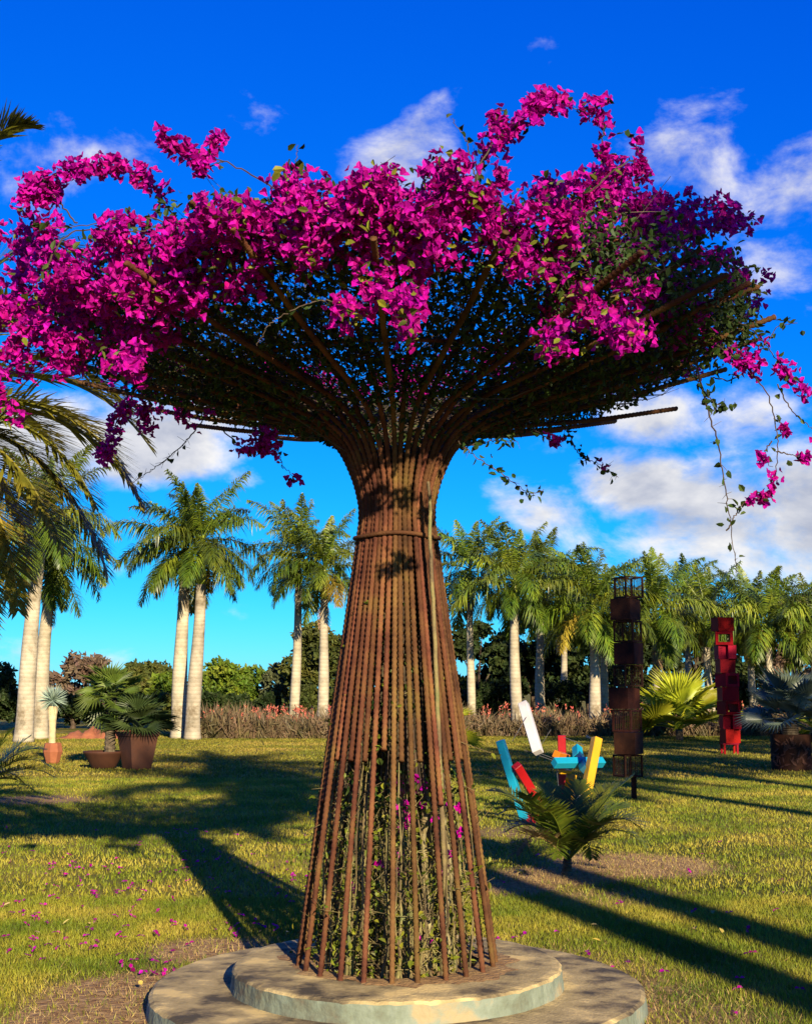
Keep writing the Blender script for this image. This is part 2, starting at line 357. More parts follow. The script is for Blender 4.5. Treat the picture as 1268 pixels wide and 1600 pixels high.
# ------------------------------------------------------------------ ground
DRY = [(-.05, 7.08, 1.75, 1.0), (*G(250, 1560).xy, .75, 1.2), (*G(330, 1485).xy, .5, .9), (*G(180, 1590).xy, .6, 1.2), (*G(985, 1352).xy, .85, 1.3), (*G(870, 1368).xy, .6, 1.2),
       (*G(800, 1385).xy, .5, .9), (*G(945, 1405).xy, .55, .5), (*G(1060, 1590).xy, .6, .55), (*G(60, 1250).xy, 1.0, .8), (*G(820, 1300).xy, .9, .6)]
def ground_material():
    m = material('lawn', [(.05, .062, .008), (.10, .098, .012), (.17, .14, .022), (.27, .20, .045)], .55, .9, .8, 26, detail=10, spec=.1)
    nt = m.node_tree; N = nt.nodes; Lk = nt.links; b = N['Principled BSDF']
    base = b.inputs['Base Color'].links[0].from_socket
    tc = N.new('ShaderNodeTexCoord'); nz = N.new('ShaderNodeTexNoise'); nz.inputs['Scale'].default_value = 3.0; nz.inputs['Detail'].default_value = 9; nz.inputs['Roughness'].default_value = .65
    Lk.new(tc.outputs['Object'], nz.inputs['Vector'])
    acc = None
    for x, y, r, a in DRY:
        d = N.new('ShaderNodeVectorMath'); d.operation = 'DISTANCE'; d.inputs[1].default_value = (x, y, 0)
        Lk.new(tc.outputs['Object'], d.inputs[0])
        mr = N.new('ShaderNodeMapRange'); mr.inputs['From Min'].default_value = r * 1.25; mr.inputs['From Max'].default_value = r * .55
        mr.inputs['To Max'].default_value = a; Lk.new(d.outputs['Value'], mr.inputs['Value'])
        if acc is None: acc = mr.outputs[0]
        else:
            mx = N.new('ShaderNodeMath'); mx.operation = 'MAXIMUM'; Lk.new(acc, mx.inputs[0]); Lk.new(mr.outputs[0], mx.inputs[1]); acc = mx.outputs[0]
    ad = N.new('ShaderNodeMath'); ad.operation = 'ADD'; Lk.new(acc, ad.inputs[0]); Lk.new(nz.outputs['Fac'], ad.inputs[1])
    st = N.new('ShaderNodeMapRange'); st.inputs['From Min'].default_value = .85; st.inputs['From Max'].default_value = 1.25
    Lk.new(ad.outputs[0], st.inputs['Value'])
    n2 = N.new('ShaderNodeTexNoise'); n2.inputs['Scale'].default_value = 16; n2.inputs['Detail'].default_value = 8
    Lk.new(tc.outputs['Object'], n2.inputs['Vector'])
    rp = N.new('ShaderNodeValToRGB'); rp.color_ramp.elements[0].position = .3; rp.color_ramp.elements[0].color = (.15, .075, .032, 1)
    rp.color_ramp.elements[1].position = .7; rp.color_ramp.elements[1].color = (.36, .24, .11, 1)
    Lk.new(n2.outputs['Fac'], rp.inputs['Fac'])
    mc = N.new('ShaderNodeMixRGB'); Lk.new(st.outputs[0], mc.inputs[0]); Lk.new(base, mc.inputs[1]); Lk.new(rp.outputs[0], mc.inputs[2])
    Lk.new(mc.outputs[0], b.inputs['Base Color'])
    return m
g = MB(); xs = np.linspace(-1500, 1500, 61); ys = np.linspace(-600, 2400, 61)
gx, gy = np.meshgrid(xs, ys, indexing='ij'); g.add(np.stack([gx, gy, np.zeros_like(gx)], -1))
i, j = np.meshgrid(np.arange(60), np.arange(60), indexing='ij'); q = i * 61 + j
g.f4.append(np.stack([q, q + 61, q + 62, q + 1], -1).reshape(-1, 4))
tag(g.build('lawn', ground_material()), 'sunlit lawn of short patchy grass with dry worn spots', kind='structure')

def dryness(x, y):
    w = np.zeros_like(x)
    for cx, cy, r, a in DRY:
        d = np.hypot(x - cx, y - cy); w = np.maximum(w, a * np.clip((r * 1.25 - d) / (r * .7), 0, 1))
    return w
def blades(name, mat, n, d0, d1, w, h, label, prob, lean=.8):
    d = np.sqrt(rng.uniform(d0 ** 2, d1 ** 2, n)); x = rng.uniform(-.40, .40, n) * d
    ok = (np.hypot(x + .05, d - 7.08) > 1.31) & prob(x, d); x, d = x[ok], d[ok]; n = len(x)
    hh = rng.uniform(*h, n); az = rng.uniform(0, 2 * math.pi, n); ln = hh * rng.uniform(.1, lean, n)
    wa = rng.uniform(0, 2 * math.pi, n); ww = rng.uniform(*w, n)
    b = np.stack([x, d, np.full(n, -.003)], 1); s_ = np.stack([np.cos(wa), np.sin(wa), np.zeros(n)], 1) * ww[:, None] / 2
    tip = b + np.stack([np.cos(az) * ln, np.sin(az) * ln, hh], 1)
    mb = MB(); mb.add(np.stack([b - s_, b + s_, tip], 1), np.arange(3 * n).reshape(-1, 3))
    return tag(mb.build(name, mat), label, 'grass', kind='stuff')
blades('lawn_grass', M['grass'], 190000, 5.1, 10.5, (.004, .008), (.018, .045), 'short green grass blades of the near lawn',
       lambda x, d: rng.random(len(x)) > .95 * np.clip(dryness(x, d) * 1.3 - .1, 0, 1) ** .8)
blades('lawn_grass', M['grass'], 150000, 10.5, 24, (.008, .018), (.025, .05), 'short green grass blades of the lawn further off',
       lambda x, d: rng.random(len(x)) > .95 * np.clip(dryness(x, d) * 1.3 - .1, 0, 1) ** .8)
M['grass_far'] = material('far_grass', [(.075, .092, .008), (.135, .135, .012), (.20, .165, .022), (.28, .21, .04)], .35, .6, island=.38, trans=.2, spec=.2, detail=8)
blades('lawn_grass', M['grass_far'], 130000, 24, 47, (.02, .045), (.03, .055), 'short green grass blades at the far side of the lawn', lambda x, d: x > -99)
blades('dry_grass', M['drygrass'], 190000, 5.1, 14, (.003, .007), (.008, .042), 'straw coloured dry grass in the worn patches of lawn',
       lambda x, d: rng.random(len(x)) < .03 + .75 * np.clip(dryness(x, d) * 1.4 - .1, 0, 1) * np.where(x > -.4, 1, .55), 1.6)

# red earth bank far left
mb = MB(); bx, by = np.meshgrid(np.linspace(-1, 1, 40), np.linspace(-1, 1, 12), indexing='ij')
c = G(165, 1153); hz = np.clip(1 - bx ** 2, 0, 1) * np.clip(1 - by ** 2, 0, 1) * (.30 + .10 * np.sin(bx * 17) + .06 * np.sin(bx * 41 + by * 5))
mb.add(np.stack([c.x + bx * 1.6, c.y + by * 1.0, hz - .01], -1))
i, j = np.meshgrid(np.arange(39), np.arange(11), indexing='ij'); q = i * 12 + j
mb.f4.append(np.stack([q, q + 12, q + 13, q + 1], -1).reshape(-1, 4))
tag(mb.build('earth_mound', M['mound'], smooth=True), 'low mound of bare red earth beyond the potted plants', kind='structure')

# ------------------------------------------------------------------ stone plinth
TX, TY, ZL, ZU = -.05, 7.08, .10, .208
def chip(mb):                                        # worn, slightly broken edges
    for v in mb.v:
        r = np.hypot(v[:, 0], v[:, 1]); a = np.arctan2(v[:, 1], v[:, 0])
        k = .5 * np.sin(a * 23 + 1) + .4 * np.sin(a * 41 + 2) + .3 * np.sin(a * 67) + rng.normal(0, .35, len(a))
        e = (r > r.max() - .05)
        v[e, :2] *= (1 + .0030 * k[e] / r[e])[:, None]; v[e, 2] -= .004 * np.clip(k[e], 0, 2)
pl = empty('round_plinth', (TX, TY, 0), 'two-stepped round weathered concrete plinth under the steel rod tree', 'plinth')
mb = MB(); lathe(mb, [(0.80, ZL), (1.0, ZL), (1.2, ZL - .001), (1.275, ZL - .004), (1.296, ZL - .016), (1.302, .04), (1.31, -.03)], 200, wob=.004); chip(mb)
mb.build('lower_step', M['concrete'], pl, False)
mb = MB(); lathe(mb, [(.42, ZL - .02), (.42, ZU - .012), (.44, ZU - .002), (.6, ZU), (.82, ZU - .001), (.858, ZU - .005), (.870, ZU - .018), (.874, ZL + .03), (.882, ZL - .004)], 200, wob=.004); chip(mb)
us = mb.build('upper_step', M['concrete'], pl, False); us.data.materials.append(M['concrete_edge'])
for p in us.data.polygons:
    if p.index // 200 >= 6: p.material_index = 1
ls = pl.children[0]; ls.data.materials.append(M['concrete_edge'])
for p in ls.data.polygons:
    if p.index // 200 >= 4: p.material_index = 1
mb = MB(); lathe(mb, [(.0, .185), (.1, .186), (.2, .178), (.3, .175), (.43, .170)], 40, wob=.01); mb.build('soil', M['soil'], pl, True)
mb = MB(); lathe(mb, [(.425, ZU + .003), (.50, ZU + .006), (.545, ZU + .005), (.585, ZU + .0005)], 120, wob=.02)
th_ = np.arctan2(mb.v[0][:, 1], mb.v[0][:, 0]); k_ = 1 + (.10 * np.sin(th_ * 2 + 2.6) + .05 * np.sin(th_ * 7) + .035 * np.sin(th_ * 17 + 1) + .02 * rng.normal(size=len(th_))) * np.clip((np.hypot(mb.v[0][:, 0], mb.v[0][:, 1]) - .43) / .1, 0, 1)
mb.v[0][:, :2] *= k_[:, None]
mb.build('spilled_soil', M['soil'], pl, True)

# ------------------------------------------------------------------ steel rod tree
fr = empty('steel_rod_tree', (TX, TY, ZU), 'tree shaped sculpture of rusted ribbed steel rods bundled at a ringed neck', 'sculpture')
def rod_profile(tipR, tipH, short, jit):
    p = [(.53, ZU - .03), (.383, 1.27), (.222, 2.42), (.203, 2.60), (.212, 2.70), (.25, 2.83), (.33, 2.985), (.46, 3.085), (.68, 3.165 + .12 * jit),
         ((.68 + tipR) / 2, (3.165 + .12 * jit + tipH) / 2 - .015), (tipR, tipH)]
    return p
ROD = .0140
def cone_z(r): return np.interp(r, [.25, .33, .46, .68, 2.05], [2.83, 2.985, 3.085, 3.17, 3.55])
for k in range(48):
    short = k % 2 == 1
    az = 2 * math.pi * (k + .35) / 48 + random.uniform(-.018, .018)
    front = -math.cos(az)                            # az measured so that +cos is away from the camera
    if short: tipR, tipH, jit = random.uniform(1.80, 2.05), 3.66 + random.uniform(-.06, .10), .6
    else: tipR, tipH, jit = random.uniform(1.98, 2.10), 3.53 + .05 * front + random.uniform(-.05, .05), 0
    if front < -.3: tipH -= .05
    if front > .72 and not short: tipR, tipH = random.uniform(2.16, 2.28), 3.47 + random.uniform(-.05, .05)
    prof = rod_profile(tipR, tipH, short, jit)
    cut = prof
    rr, zz = np.array(cut).T
    inset = -.007 if short else 0
    path = catmull(np.stack([(rr + inset) * math.sin(az), (rr + inset) * math.cos(az), zz], 1), 200)
    if short:
        z0 = 1.25 + random.uniform(-.03, .03) - (.22 if random.random() < .12 else 0)
        path = path[path[:, 2] > z0] if True else path
    path = resample(path, .0145)
    n = len(path); rad = np.where(np.arange(n) % 2 == 0, ROD * 1.17, ROD * .86)
    mb = MB(); tube(mb, path - np.array([0, 0, ZU]), rad, 8, True, tilt=.0085)
    mb.build('steel_rod', M['rust'], fr, True)
def hoop(name, r, z, rad, n=96, wob=0):
    th = np.linspace(0, 2 * math.pi, n); mb = MB()
    tube(mb, np.stack([r * np.cos(th), r * np.sin(th), z - ZU + wob * np.sin(3 * th)], 1), rad, 6, False); mb.build(name, M['rust'], fr, True)
hoop('neck_ring', .236, 2.475, .012, wob=.006)
hoop('crown_hoop', 1.05, float(cone_z(1.05)) + .05, .011); hoop('crown_hoop', 1.62, float(cone_z(1.62)) + .09, .011)

# ------------------------------------------------------------------ bougainvillea
bg = empty('bougainvillea', (TX, TY, .18), 'magenta bougainvillea climbing inside the steel rods and flowering over its crown', 'climbing plant')
OFF = np.array([TX, TY, .18])
def rim_d(px, back=0.0):
    d = 5.2
    for _ in range(6):
        X = (px - 634) / F_PX * d - TX; d = TY - math.sqrt(max(2.12 ** 2 - X * X, .25))
    return d + back
# clusters: x, y, half width, half height (photo pixels), extra depth, florets
CL = [
 (20,480,45,45,.1,150),(70,400,50,40,.1,190),(125,450,55,40,.2,200),(30,380,35,35,.2,120),(175,375,50,30,.1,150),(200,440,55,40,.2,190),(85,520,55,40,.3,170),
 (10,560,35,45,0,120),(8,620,18,25,0,60),(130,555,60,40,.5,140),(182,566,26,22,0,85),(255,400,45,40,.2,150),(245,470,55,35,.3,150),(215,520,50,35,.6,110),(310,400,45,40,.2,150),
 (300,460,45,35,.4,110),(340,335,40,30,0,150),(390,330,40,35,.1,170),(370,390,45,40,.3,140),(345,450,40,35,.4,90),(440,350,45,35,.1,150),(445,275,28,25,0,90),(480,320,35,35,.1,130),
 (420,410,45,30,.3,70),(500,395,40,30,.2,90),(540,300,45,30,0,170),(515,360,35,35,.1,110),(560,350,35,40,.05,120),(605,320,40,35,0,170),(600,275,18,16,0,40),(620,375,45,30,.1,130),(650,340,40,35,0,150),
 (690,300,35,35,-.05,160),(700,265,26,26,-.05,110),(735,300,32,28,-.05,140),(680,375,45,30,.1,120),(640,420,40,25,.1,60),(620,470,36,24,-.1,95),(545,480,22,18,-.05,45),(575,430,25,20,.1,30),
 (640,520,15,16,-.1,22),(480,400,20,25,.1,40),(770,355,40,35,.1,110),(800,410,28,18,-.05,60),(845,340,50,30,.1,140),(880,370,40,30,.15,110),(820,375,35,25,.15,80),(780,310,26,30,.2,60),(850,430,25,15,0,30),
 (905,455,20,14,0,30),(965,520,34,24,-.05,90),(860,548,30,13,-.1,50),(925,500,30,22,.2,50),(1000,515,16,16,0,25),(960,470,40,30,.5,60),(905,400,40,40,.6,70),
 (900,300,60,28,.9,190),(960,285,45,28,1.1,140),(1010,310,50,26,1.2,150),(1070,330,45,28,1.3,130),(1110,360,40,35,1.4,120),(990,365,55,32,1.0,150),(930,345,45,30,.8,120),(1040,400,55,40,1.2,130),
 (1140,350,28,22,1.4,50),(1165,350,16,14,1.4,25),(1095,430,50,40,1.4,110),(1030,470,50,40,.9,110),(1150,440,36,30,1.6,55),(1165,470,26,22,1.7,35),(985,430,45,35,.9,90),(1120,505,35,25,1.5,50),(1080,520,40,25,1.2,50),
 (870,290,40,22,.8,110),(930,280,40,22,1.0,120),(1000,335,50,25,1.0,120),(1050,365,45,30,1.2,110),(960,400,50,35,.8,120),(900,430,45,35,.7,90),(1010,430,45,35,.9,100),(870,480,40,30,.8,60),(1060,480,45,30,1.1,80),(1120,400,35,30,1.4,70),(150,500,60,40,.5,130),(60,460,45,40,.4,120),(270,430,50,40,.5,110),(160,420,50,35,.3,120)]
FL = 0.0265
for (x, y, hw, hh, back, n) in CL:
    d = rim_d(min(max(x, -40), 1150), back)
    c = P(x, y + (12 if y < 340 else 0), d); s = d / F_PX
    n = int(n * 1.25)
    k = max(3, n // 16)                              # tight bunches inside each cluster
    ctr = np.array(c) + np.clip(rng.normal(0, .55, (k, 3)), -1.15, 1.15) * np.array([hw * s, .16, .82 * hh * s])
    pts = ctr[rng.integers(0, k, n)] + np.clip(rng.normal(0, .030, (n, 3)), -.055, .055)
    mb = MB(); florets(mb, pts - OFF, FL * rng.uniform(.75, 1.25, n))
    mb.build('flower_cluster', M['bract'], bg)['kind'] = 'stuff'
# the rest of the rim, round the sides and the back
for k in range(46):
    az = random.uniform(-1.6, 1.6)                   # 0 = straight back from the camera
    r = random.uniform(1.3, 2.0); z = float(cone_z(r)) + random.uniform(.15, .42)
    n = random.randint(50, 110); kk = 7
    ctr = np.array([TX + r * math.sin(az), TY + r * math.cos(az), z]) + rng.normal(0, .13, (kk, 3)) * np.array([1, 1, .6])
    pts = ctr[rng.integers(0, kk, n)] + rng.normal(0, .03, (n, 3))
    mb = MB(); florets(mb, pts - OFF, FL * rng.uniform(.75, 1.2, n)); mb.build('flower_cluster', M['bract'], bg)['kind'] = 'stuff'
# leaves over the cone
n = 25000; az = rng.uniform(0, 2 * math.pi, n); r = np.sqrt(rng.uniform(.35 ** 2, 1.95 ** 2, n))
z = cone_z(r) + rng.uniform(-.05, .24, n) * np.clip(r / 1.2, .35, 1)
pts = np.stack([TX + r * np.sin(az), TY + r * np.cos(az), z], 1)
clump = np.sin(pts[:, 0] * 7.1 + 2 * np.sin(pts[:, 1] * 3.3)) * np.sin(pts[:, 1] * 6.3 + 1.7 * np.sin(pts[:, 2] * 9)) + .35 * rng.normal(size=n)
clump = np.where((np.cos(az) > .0) & (r > 1.62), -9, clump)
pts = pts[clump > -.55]
nf_ = 13000; az = rng.uniform(0, 2 * math.pi, nf_); r = np.sqrt(rng.uniform(.6 ** 2, 2.0 ** 2, nf_)); nf_ = len(r)   # a second, looser layer, hanging lower towards the rim
keep = rng.random(nf_) < np.where(np.cos(az) < .0, 1.0, np.where(r < 1.5, .45, 0)); az, r = az[keep], r[keep]
z = cone_z(r) + rng.uniform(-.06, .26, len(r)) * np.clip((r - .3) / 1.2, .3, 1)
pts = np.concatenate([pts, np.stack([TX + r * np.sin(az), TY + r * np.cos(az), z], 1)])
mb = MB(); kites(mb, pts - OFF, rand_dirs(len(pts)) + [0, 0, -.25], rand_dirs(len(pts)) + [0, 0, .6], rng.uniform(.026, .052, len(pts)), rng.uniform(.018, .034, len(pts)))
o = mb.build('foliage', M['leaf'], bg); o['kind'] = 'stuff'
# yellower leaves among the flowers of the near rim
pts = []
for (x, y, hw, hh, back, n) in CL:
    d = rim_d(min(max(x, -40), 1150), back); s = d / F_PX; m_ = 13 if 300 < x < 1000 else 6
    pts.append(np.array(P(x, y + hh * .35, d)) + np.clip(rng.normal(0, .6, (m_, 3)), -1, 1) * np.array([hw * s, .2, hh * s]))
pts = np.concatenate(pts); mb = MB()
kites(mb, pts - OFF, rand_dirs(len(pts)), rand_dirs(len(pts)) + [0, -.5, .5], rng.uniform(.028, .055, len(pts)), rng.uniform(.018, .034, len(pts)))
o = mb.build('young_leaves', M['leaf_lit'], bg); o['kind'] = 'stuff'
# twigs through the crown
mb = MB()
for k in range(4200):
    az = random.uniform(0, 2 * math.pi); r0 = random.uniform(.3, 1.75); L = min(random.uniform(.25, .8), 2.15 - r0)
    p0 = np.array([TX + r0 * math.sin(az), TY + r0 * math.cos(az), float(cone_z(r0)) + random.uniform(-.02, .2)])
    da = az + random.gauss(0, .8); dirv = np.array([math.sin(da), math.cos(da), .18 + random.gauss(0, .2)])
    p1 = p0 + dirv * L * .5 + rng.normal(0, .08, 3); p2 = p0 + dirv * L + rng.normal(0, .09, 3)
    re_ = math.hypot(p2[0] - TX, p2[1] - TY)
    if re_ > 1.95 or p2[2] < cone_z(re_) - .03 or p1[2] < cone_z(math.hypot(p1[0] - TX, p1[1] - TY)) - .05: continue
    tube(mb, catmull([p0, p1, p2], 6) - OFF, np.linspace(random.uniform(.0025, .005), .0012, 6), 3, False)
o = mb.build('twigs', M['twig'], bg); o['kind'] = 'stuff'
mb = MB()
for k in range(120):
    az = random.uniform(0, 6.28); q = math.sqrt(random.random()); zs = [1.1, 1.7, 2.2, 2.6, 2.95]; rs = [.30, .22, .17, .14, .24]
    a1 = az + random.gauss(0, .5)
    tube(mb, catmull([((r_ * q) * math.sin(az + (a1 - az) * i / 4), (r_ * q) * math.cos(az + (a1 - az) * i / 4), z_ - .18) for i, (r_, z_) in enumerate(zip(rs, zs))], 10), random.uniform(.005, .010), 4, False)
o = mb.build('inner_stems', M['twig'], bg); o['kind'] = 'stuff'
nn_ = 2600; zz_ = rng.uniform(1.0, 3.0, nn_); ra = np.interp(zz_, [1, 1.7, 2.2, 2.6, 3.0], [.33, .25, .19, .155, .27]) * np.sqrt(rng.random(nn_)); aa_ = rng.uniform(0, 6.28, nn_)
mb = MB(); kites(mb, np.stack([ra * np.sin(aa_), ra * np.cos(aa_), zz_ - .18], 1), rand_dirs(nn_), rand_dirs(nn_), rng.uniform(.03, .06, nn_), rng.uniform(.02, .035, nn_)); o = mb.build('inner_leaves', M['leaf'], bg); o['kind'] = 'stuff'
# canes rising through the neck and spreading
for k in range(9):
    az = random.uniform(0, 6.28); a2 = az + random.gauss(0, .3)
    pts = [(.15 * math.sin(az), .15 * math.cos(az), 0), (.18 * math.sin(az), .16 * math.cos(az), .9), (.12 * math.sin(az + .5), .12 * math.cos(az), 1.9), (.10 * math.sin(a2), .10 * math.cos(a2), 2.5),
           (.5 * math.sin(a2), .5 * math.cos(a2), 3.02), (1.4 * math.sin(a2 + .1), 1.4 * math.cos(a2 + .1), 3.3)]
    p = catmull(pts, 60) + np.concatenate([np.zeros((1, 3)), rng.normal(0, .006, (59, 3))])
    mb = MB(); tube(mb, p - [0, 0, .01], np.linspace(random.uniform(.012, .02), .006, 60), 6); mb.build('stem', M['cane'], bg, True)
for xs_, rad in (([(705, 1500), (690, 1440), (700, 1380), (690, 1300), (683, 1240), (686, 1195), (680, 1120)], .030), ([(665, 1510), (668, 1420), (660, 1330), (668, 1250), (655, 1180)], .018)):
    p = catmull([np.array(P(x, y, 6.98)) for x, y in xs_], 40); p[0, 2] = .16
    mb = MB(); tube(mb, p + rng.normal(0, .0035, p.shape) - OFF, np.linspace(rad, rad * .75, 40) * (1 + .12 * rng.normal(size=40)), 8); mb.build('trunk', M['bark_pale'], bg, True)
p = catmull([np.array(P(x, y, 6.79)) for x, y in [(696, 1400), (690, 1260), (684, 1120), (677, 960), (672, 850), (672, 790), (668, 752)]], 50)
mb = MB(); tube(mb, p + rng.normal(0, .0015, p.shape) - OFF, np.linspace(.014, .009, 50), 7); mb.build('stem', M['cane'], bg, True)
# tangle inside the cage
mb = MB(); lv = []; fl = []
for k in range(150):
    rr = .40 * math.sqrt(random.random()); az = random.uniform(0, 6.28); h = random.uniform(.35, 1.25) if k < 100 else random.uniform(1.2, 2.0)
    x0, y0 = rr * math.sin(az), rr * math.cos(az); s_ = max(.25, 1 - h * .30)
    pts = [(x0, y0, -.01), (x0 * .97 + random.gauss(0, .02), y0 * .97 + random.gauss(0, .02), h * .4), (x0 * s_ + random.gauss(0, .03), y0 * s_ + random.gauss(0, .03), h)]
    p = catmull(pts, 9) + rng.normal(0, .006, (9, 3)); p[0, 2] = -.01
    tube(mb, p, np.linspace(random.uniform(.004, .009), .0022, 9), 4, False)
    for t in range(13):
        q = p[random.randint(1, 8)]; e = q + rng.normal(0, .08, 3) + [0, 0, .02]
        tube(mb, np.array([q, (q + e) / 2 + rng.normal(0, .008, 3), e]), [.0025, .002, .0012], 3, False); lv.append(e)
o = mb.build('canes', M['cane'], bg); o['kind'] = 'stuff'
lv = np.array(lv); lv = lv[rng.random(len(lv)) < .75]; low = np.stack([rng.normal(0, .24, 300), rng.normal(0, .24, 300), rng.uniform(0, .16, 300)], 1); low = low[np.hypot(low[:, 0], low[:, 1]) < .46]
lv = np.concatenate([lv, lv + rng.normal(0, .03, lv.shape), low])
mb = MB(); kites(mb, lv, rand_dirs(len(lv)), rand_dirs(len(lv)) + [0, -.3, .6], rng.uniform(.02, .045, len(lv)), rng.uniform(.014, .03, len(lv)))
o = mb.build('cage_leaves', M['leaf_lit'], bg); o['kind'] = 'stuff'
for (x, y, n) in [(632,1278,9),(628,1290,7),(648,1216,5),(658,1224,4),(620,1330,6),(622,1362,3),(588,1350,4),(547,1385,4),(713,1262,6),(717,1300,3),(700,1332,4),(693,1358,4),(628,1240,4),(655,1255,4),(630,1262,4),(618,1215,3),(657,1465,3),(680,1285,3)]:
    d = 6.86; c = np.array(P(x, y, d)); pts = c + rng.normal(0, .016, (n, 3)); mb = MB(); florets(mb, pts - OFF, FL * rng.uniform(.8, 1.15, n)); mb.build('flower', M['bract'], bg)['kind'] = 'stuff'

def spray(path, d, nfl, nlf, rad=.03, fr0=0.0, fr1=1.0, thick=.004, mat='bract', twigs=0):
    """an arching or hanging shoot: wood, with bracts and leaves along it"""
    dd = d if isinstance(d, (list, tuple)) else [d] * len(path)
    p = catmull([np.array(P(x, y, e)) for (x, y), e in zip(path, dd)], 40)
    mb = MB(); tube(mb, p + rng.normal(0, .003, p.shape) - OFF, np.linspace(thick, .0015, 40), 4, False)
    ends = []
    for k in range(twigs):
        q = p[random.randint(6, 39)]; e = q + np.clip(rng.normal(0, .028, 3), -.045, .045); tube(mb, np.array([q, e]) - OFF, [.0018, .0008], 3, False); ends.append(e)
    sh = mb.build('shoot', M['twig'], bg)
    if nfl:
        t = rng.uniform(fr0, fr1, nfl); k = max(2, nfl // 12); cc = rng.uniform(fr0, fr1, k); t = np.clip(cc[rng.integers(0, k, nfl)] + rng.normal(0, .03, nfl), 0, 1)
        q = p[(t * 39).astype(int)] + np.clip(rng.normal(0, rad, (nfl, 3)), -1.5 * rad, 1.5 * rad); m2 = MB(); florets(m2, q - OFF, FL * rng.uniform(.75, 1.2, nfl)); m2.build('flowers', M['bract'], sh)['kind'] = 'stuff'
    if nlf:
        t = rng.uniform(0, 1, nlf); q = p[(t * 39).astype(int)] + rng.normal(0, .018, (nlf, 3)); m2 = MB()
        kites(m2, q - OFF, rand_dirs(nlf) + [0, 0, -.3], rand_dirs(nlf), rng.uniform(.03, .05, nlf), rng.uniform(.02, .034, nlf)); m2.build('leaves', M['leaf'], sh)['kind'] = 'stuff'
    return sh
spray([(330, 400), (265, 330), (240, 290), (195, 265), (140, 262), (85, 275), (50, 300), (35, 335)], 5.5, 330, 16, .030, .25, 1)
spray([(120, 350), (80, 300), (60, 290), (35, 310)], 5.55, 120, 4, .03, .3, 1)
spray([(450, 310), (410, 283), (350, 252), (310, 245), (275, 230), (245, 205)], 5.2, 110, 8, .024, .5, 1)
spray([(350, 252), (320, 262), (310, 262)], 5.2, 40, 2, .022, .3, 1)
spray([(320, 245), (335, 225), (348, 203)], 5.2, 40, 2, .018, .2, 1)
spray([(450, 320), (458, 270), (466, 226)], 5.1, 0, 26, .02)
spray([(740, 330), (750, 260), (775, 215), (820, 180), (860, 160), (905, 172), (945, 195)], [5.0, 5.0, 5.1, 5.2, 5.3, 5.4, 5.5], 260, 20, .030, .2, 1)
spray([(745, 300), (760, 240), (800, 200), (845, 190)], 5.4, 100, 10, .03, .3, 1)
spray([(840, 165), (855, 152), (870, 160)], 5.25, 50, 2, .026, 0, 1)
spray([(780, 210), (775, 180), (790, 172)], 5.2, 26, 2, .018, .4, 1)
spray([(900, 175), (935, 165), (942, 152)], 5.4, 22, 2, .02, .3, 1)
spray([(945, 195), (938, 240), (945, 250)], 5.45, 34, 3, .02, .4, 1)
spray([(920, 300), (985, 250), (1000, 275), (995, 230), (975, 205)], 5.8, 70, 6, .026, .25, 1)
spray([(745, 300), (730, 225), (705, 185)], 5.0, 0, 7, .02)
spray([(900, 330), (960, 300), (1050, 320), (1120, 320), (1175, 345)], 6.3, 120, 14, .04, .2, 1)
spray([(1060, 470), (1130, 450), (1165, 430), (1185, 420)], 6.6, 34, 14, .03, .4, 1)
spray([(1100, 480), (1165, 510), (1200, 545), (1235, 590), (1262, 625)], 6.3, 70, 12, .03, .3, 1)
spray([(1120, 540), (1150, 560), (1175, 575)], 6.3, 75, 6, .032, .4, 1)
spray([(1110, 590), (1150, 590), (1190, 545), (1215, 510), (1245, 505)], 6.5, 0, 22, .02)
spray([(1170, 580), (1200, 620), (1213, 680), (1212, 725), (1200, 770), (1175, 775)], 6.3, 40, 5, .022, .62, 1)
spray([(1213, 600), (1235, 640), (1262, 665), (1285, 690)], 6.3, 8, 5, .018, .5, 1)
spray([(1213, 650), (1222, 668), (1228, 675)], 6.3, 16, 2, .014, .4, 1)
spray([(1213, 705), (1240, 712), (1262, 718)], 6.3, 24, 2, .016, .35, 1)
spray([(1205, 690), (1190, 715), (1205, 730)], 6.3, 18, 2, .016, .3, 1)
spray([(1085, 560), (1105, 640), (1122, 700), (1132, 760), (1140, 820), (1150, 895)], 6.0, 0, 14, .02, thick=.005, twigs=22)
spray([(1135, 830), (1150, 800), (1165, 785), (1185, 780)], 6.0, 9, 14, .016, .6, 1)
spray([(1090, 600), (1115, 630), (1145, 640)], 6.0, 0, 40, .03, twigs=8)
spray([(715, 690), (745, 715), (790, 745), (825, 770), (850, 765)], 6.7, 0, 30, .02, twigs=10)
spray([(720, 700), (760, 690), (810, 690)], 6.7, 0, 26, .02, twigs=6)
spray([(830, 670), (870, 690), (885, 665)], 6.9, 22, 8, .018, .3, .7)
spray([(880, 660), (905, 710), (935, 725), (965, 745)], 6.9, 4, 34, .02, twigs=6)
spray([(340, 665), (380, 700), (420, 700), (445, 730), (462, 752)], 7.2, 95, 10, .028, .15, 1)
spray([(400, 680), (430, 690), (440, 720)], 7.2, 70, 6, .035, 0, 1)
spray([(330, 640), (290, 690), (250, 725), (205, 757)], 6.9, 8, 8, .02, 0, .25, twigs=26)
spray([(215, 610), (185, 650), (175, 690), (160, 715)], 7.6, 190, 10, .034, 0, 1)
spray([(240, 600), (225, 640), (235, 680)], 7.6, 110, 8, .03, .1, 1)
spray([(300, 620), (285, 650), (300, 660)], 7.8, 50, 6, .03, .2, 1)
spray([(290, 420), (250, 345), (190, 345), (110, 355), (60, 350)], 5.4, 50, 20, .03, .3, 1)
spray([(60, 440), (110, 365), (200, 362), (290, 350), (350, 345)], 5.3, 30, 20, .02, .2, 1)
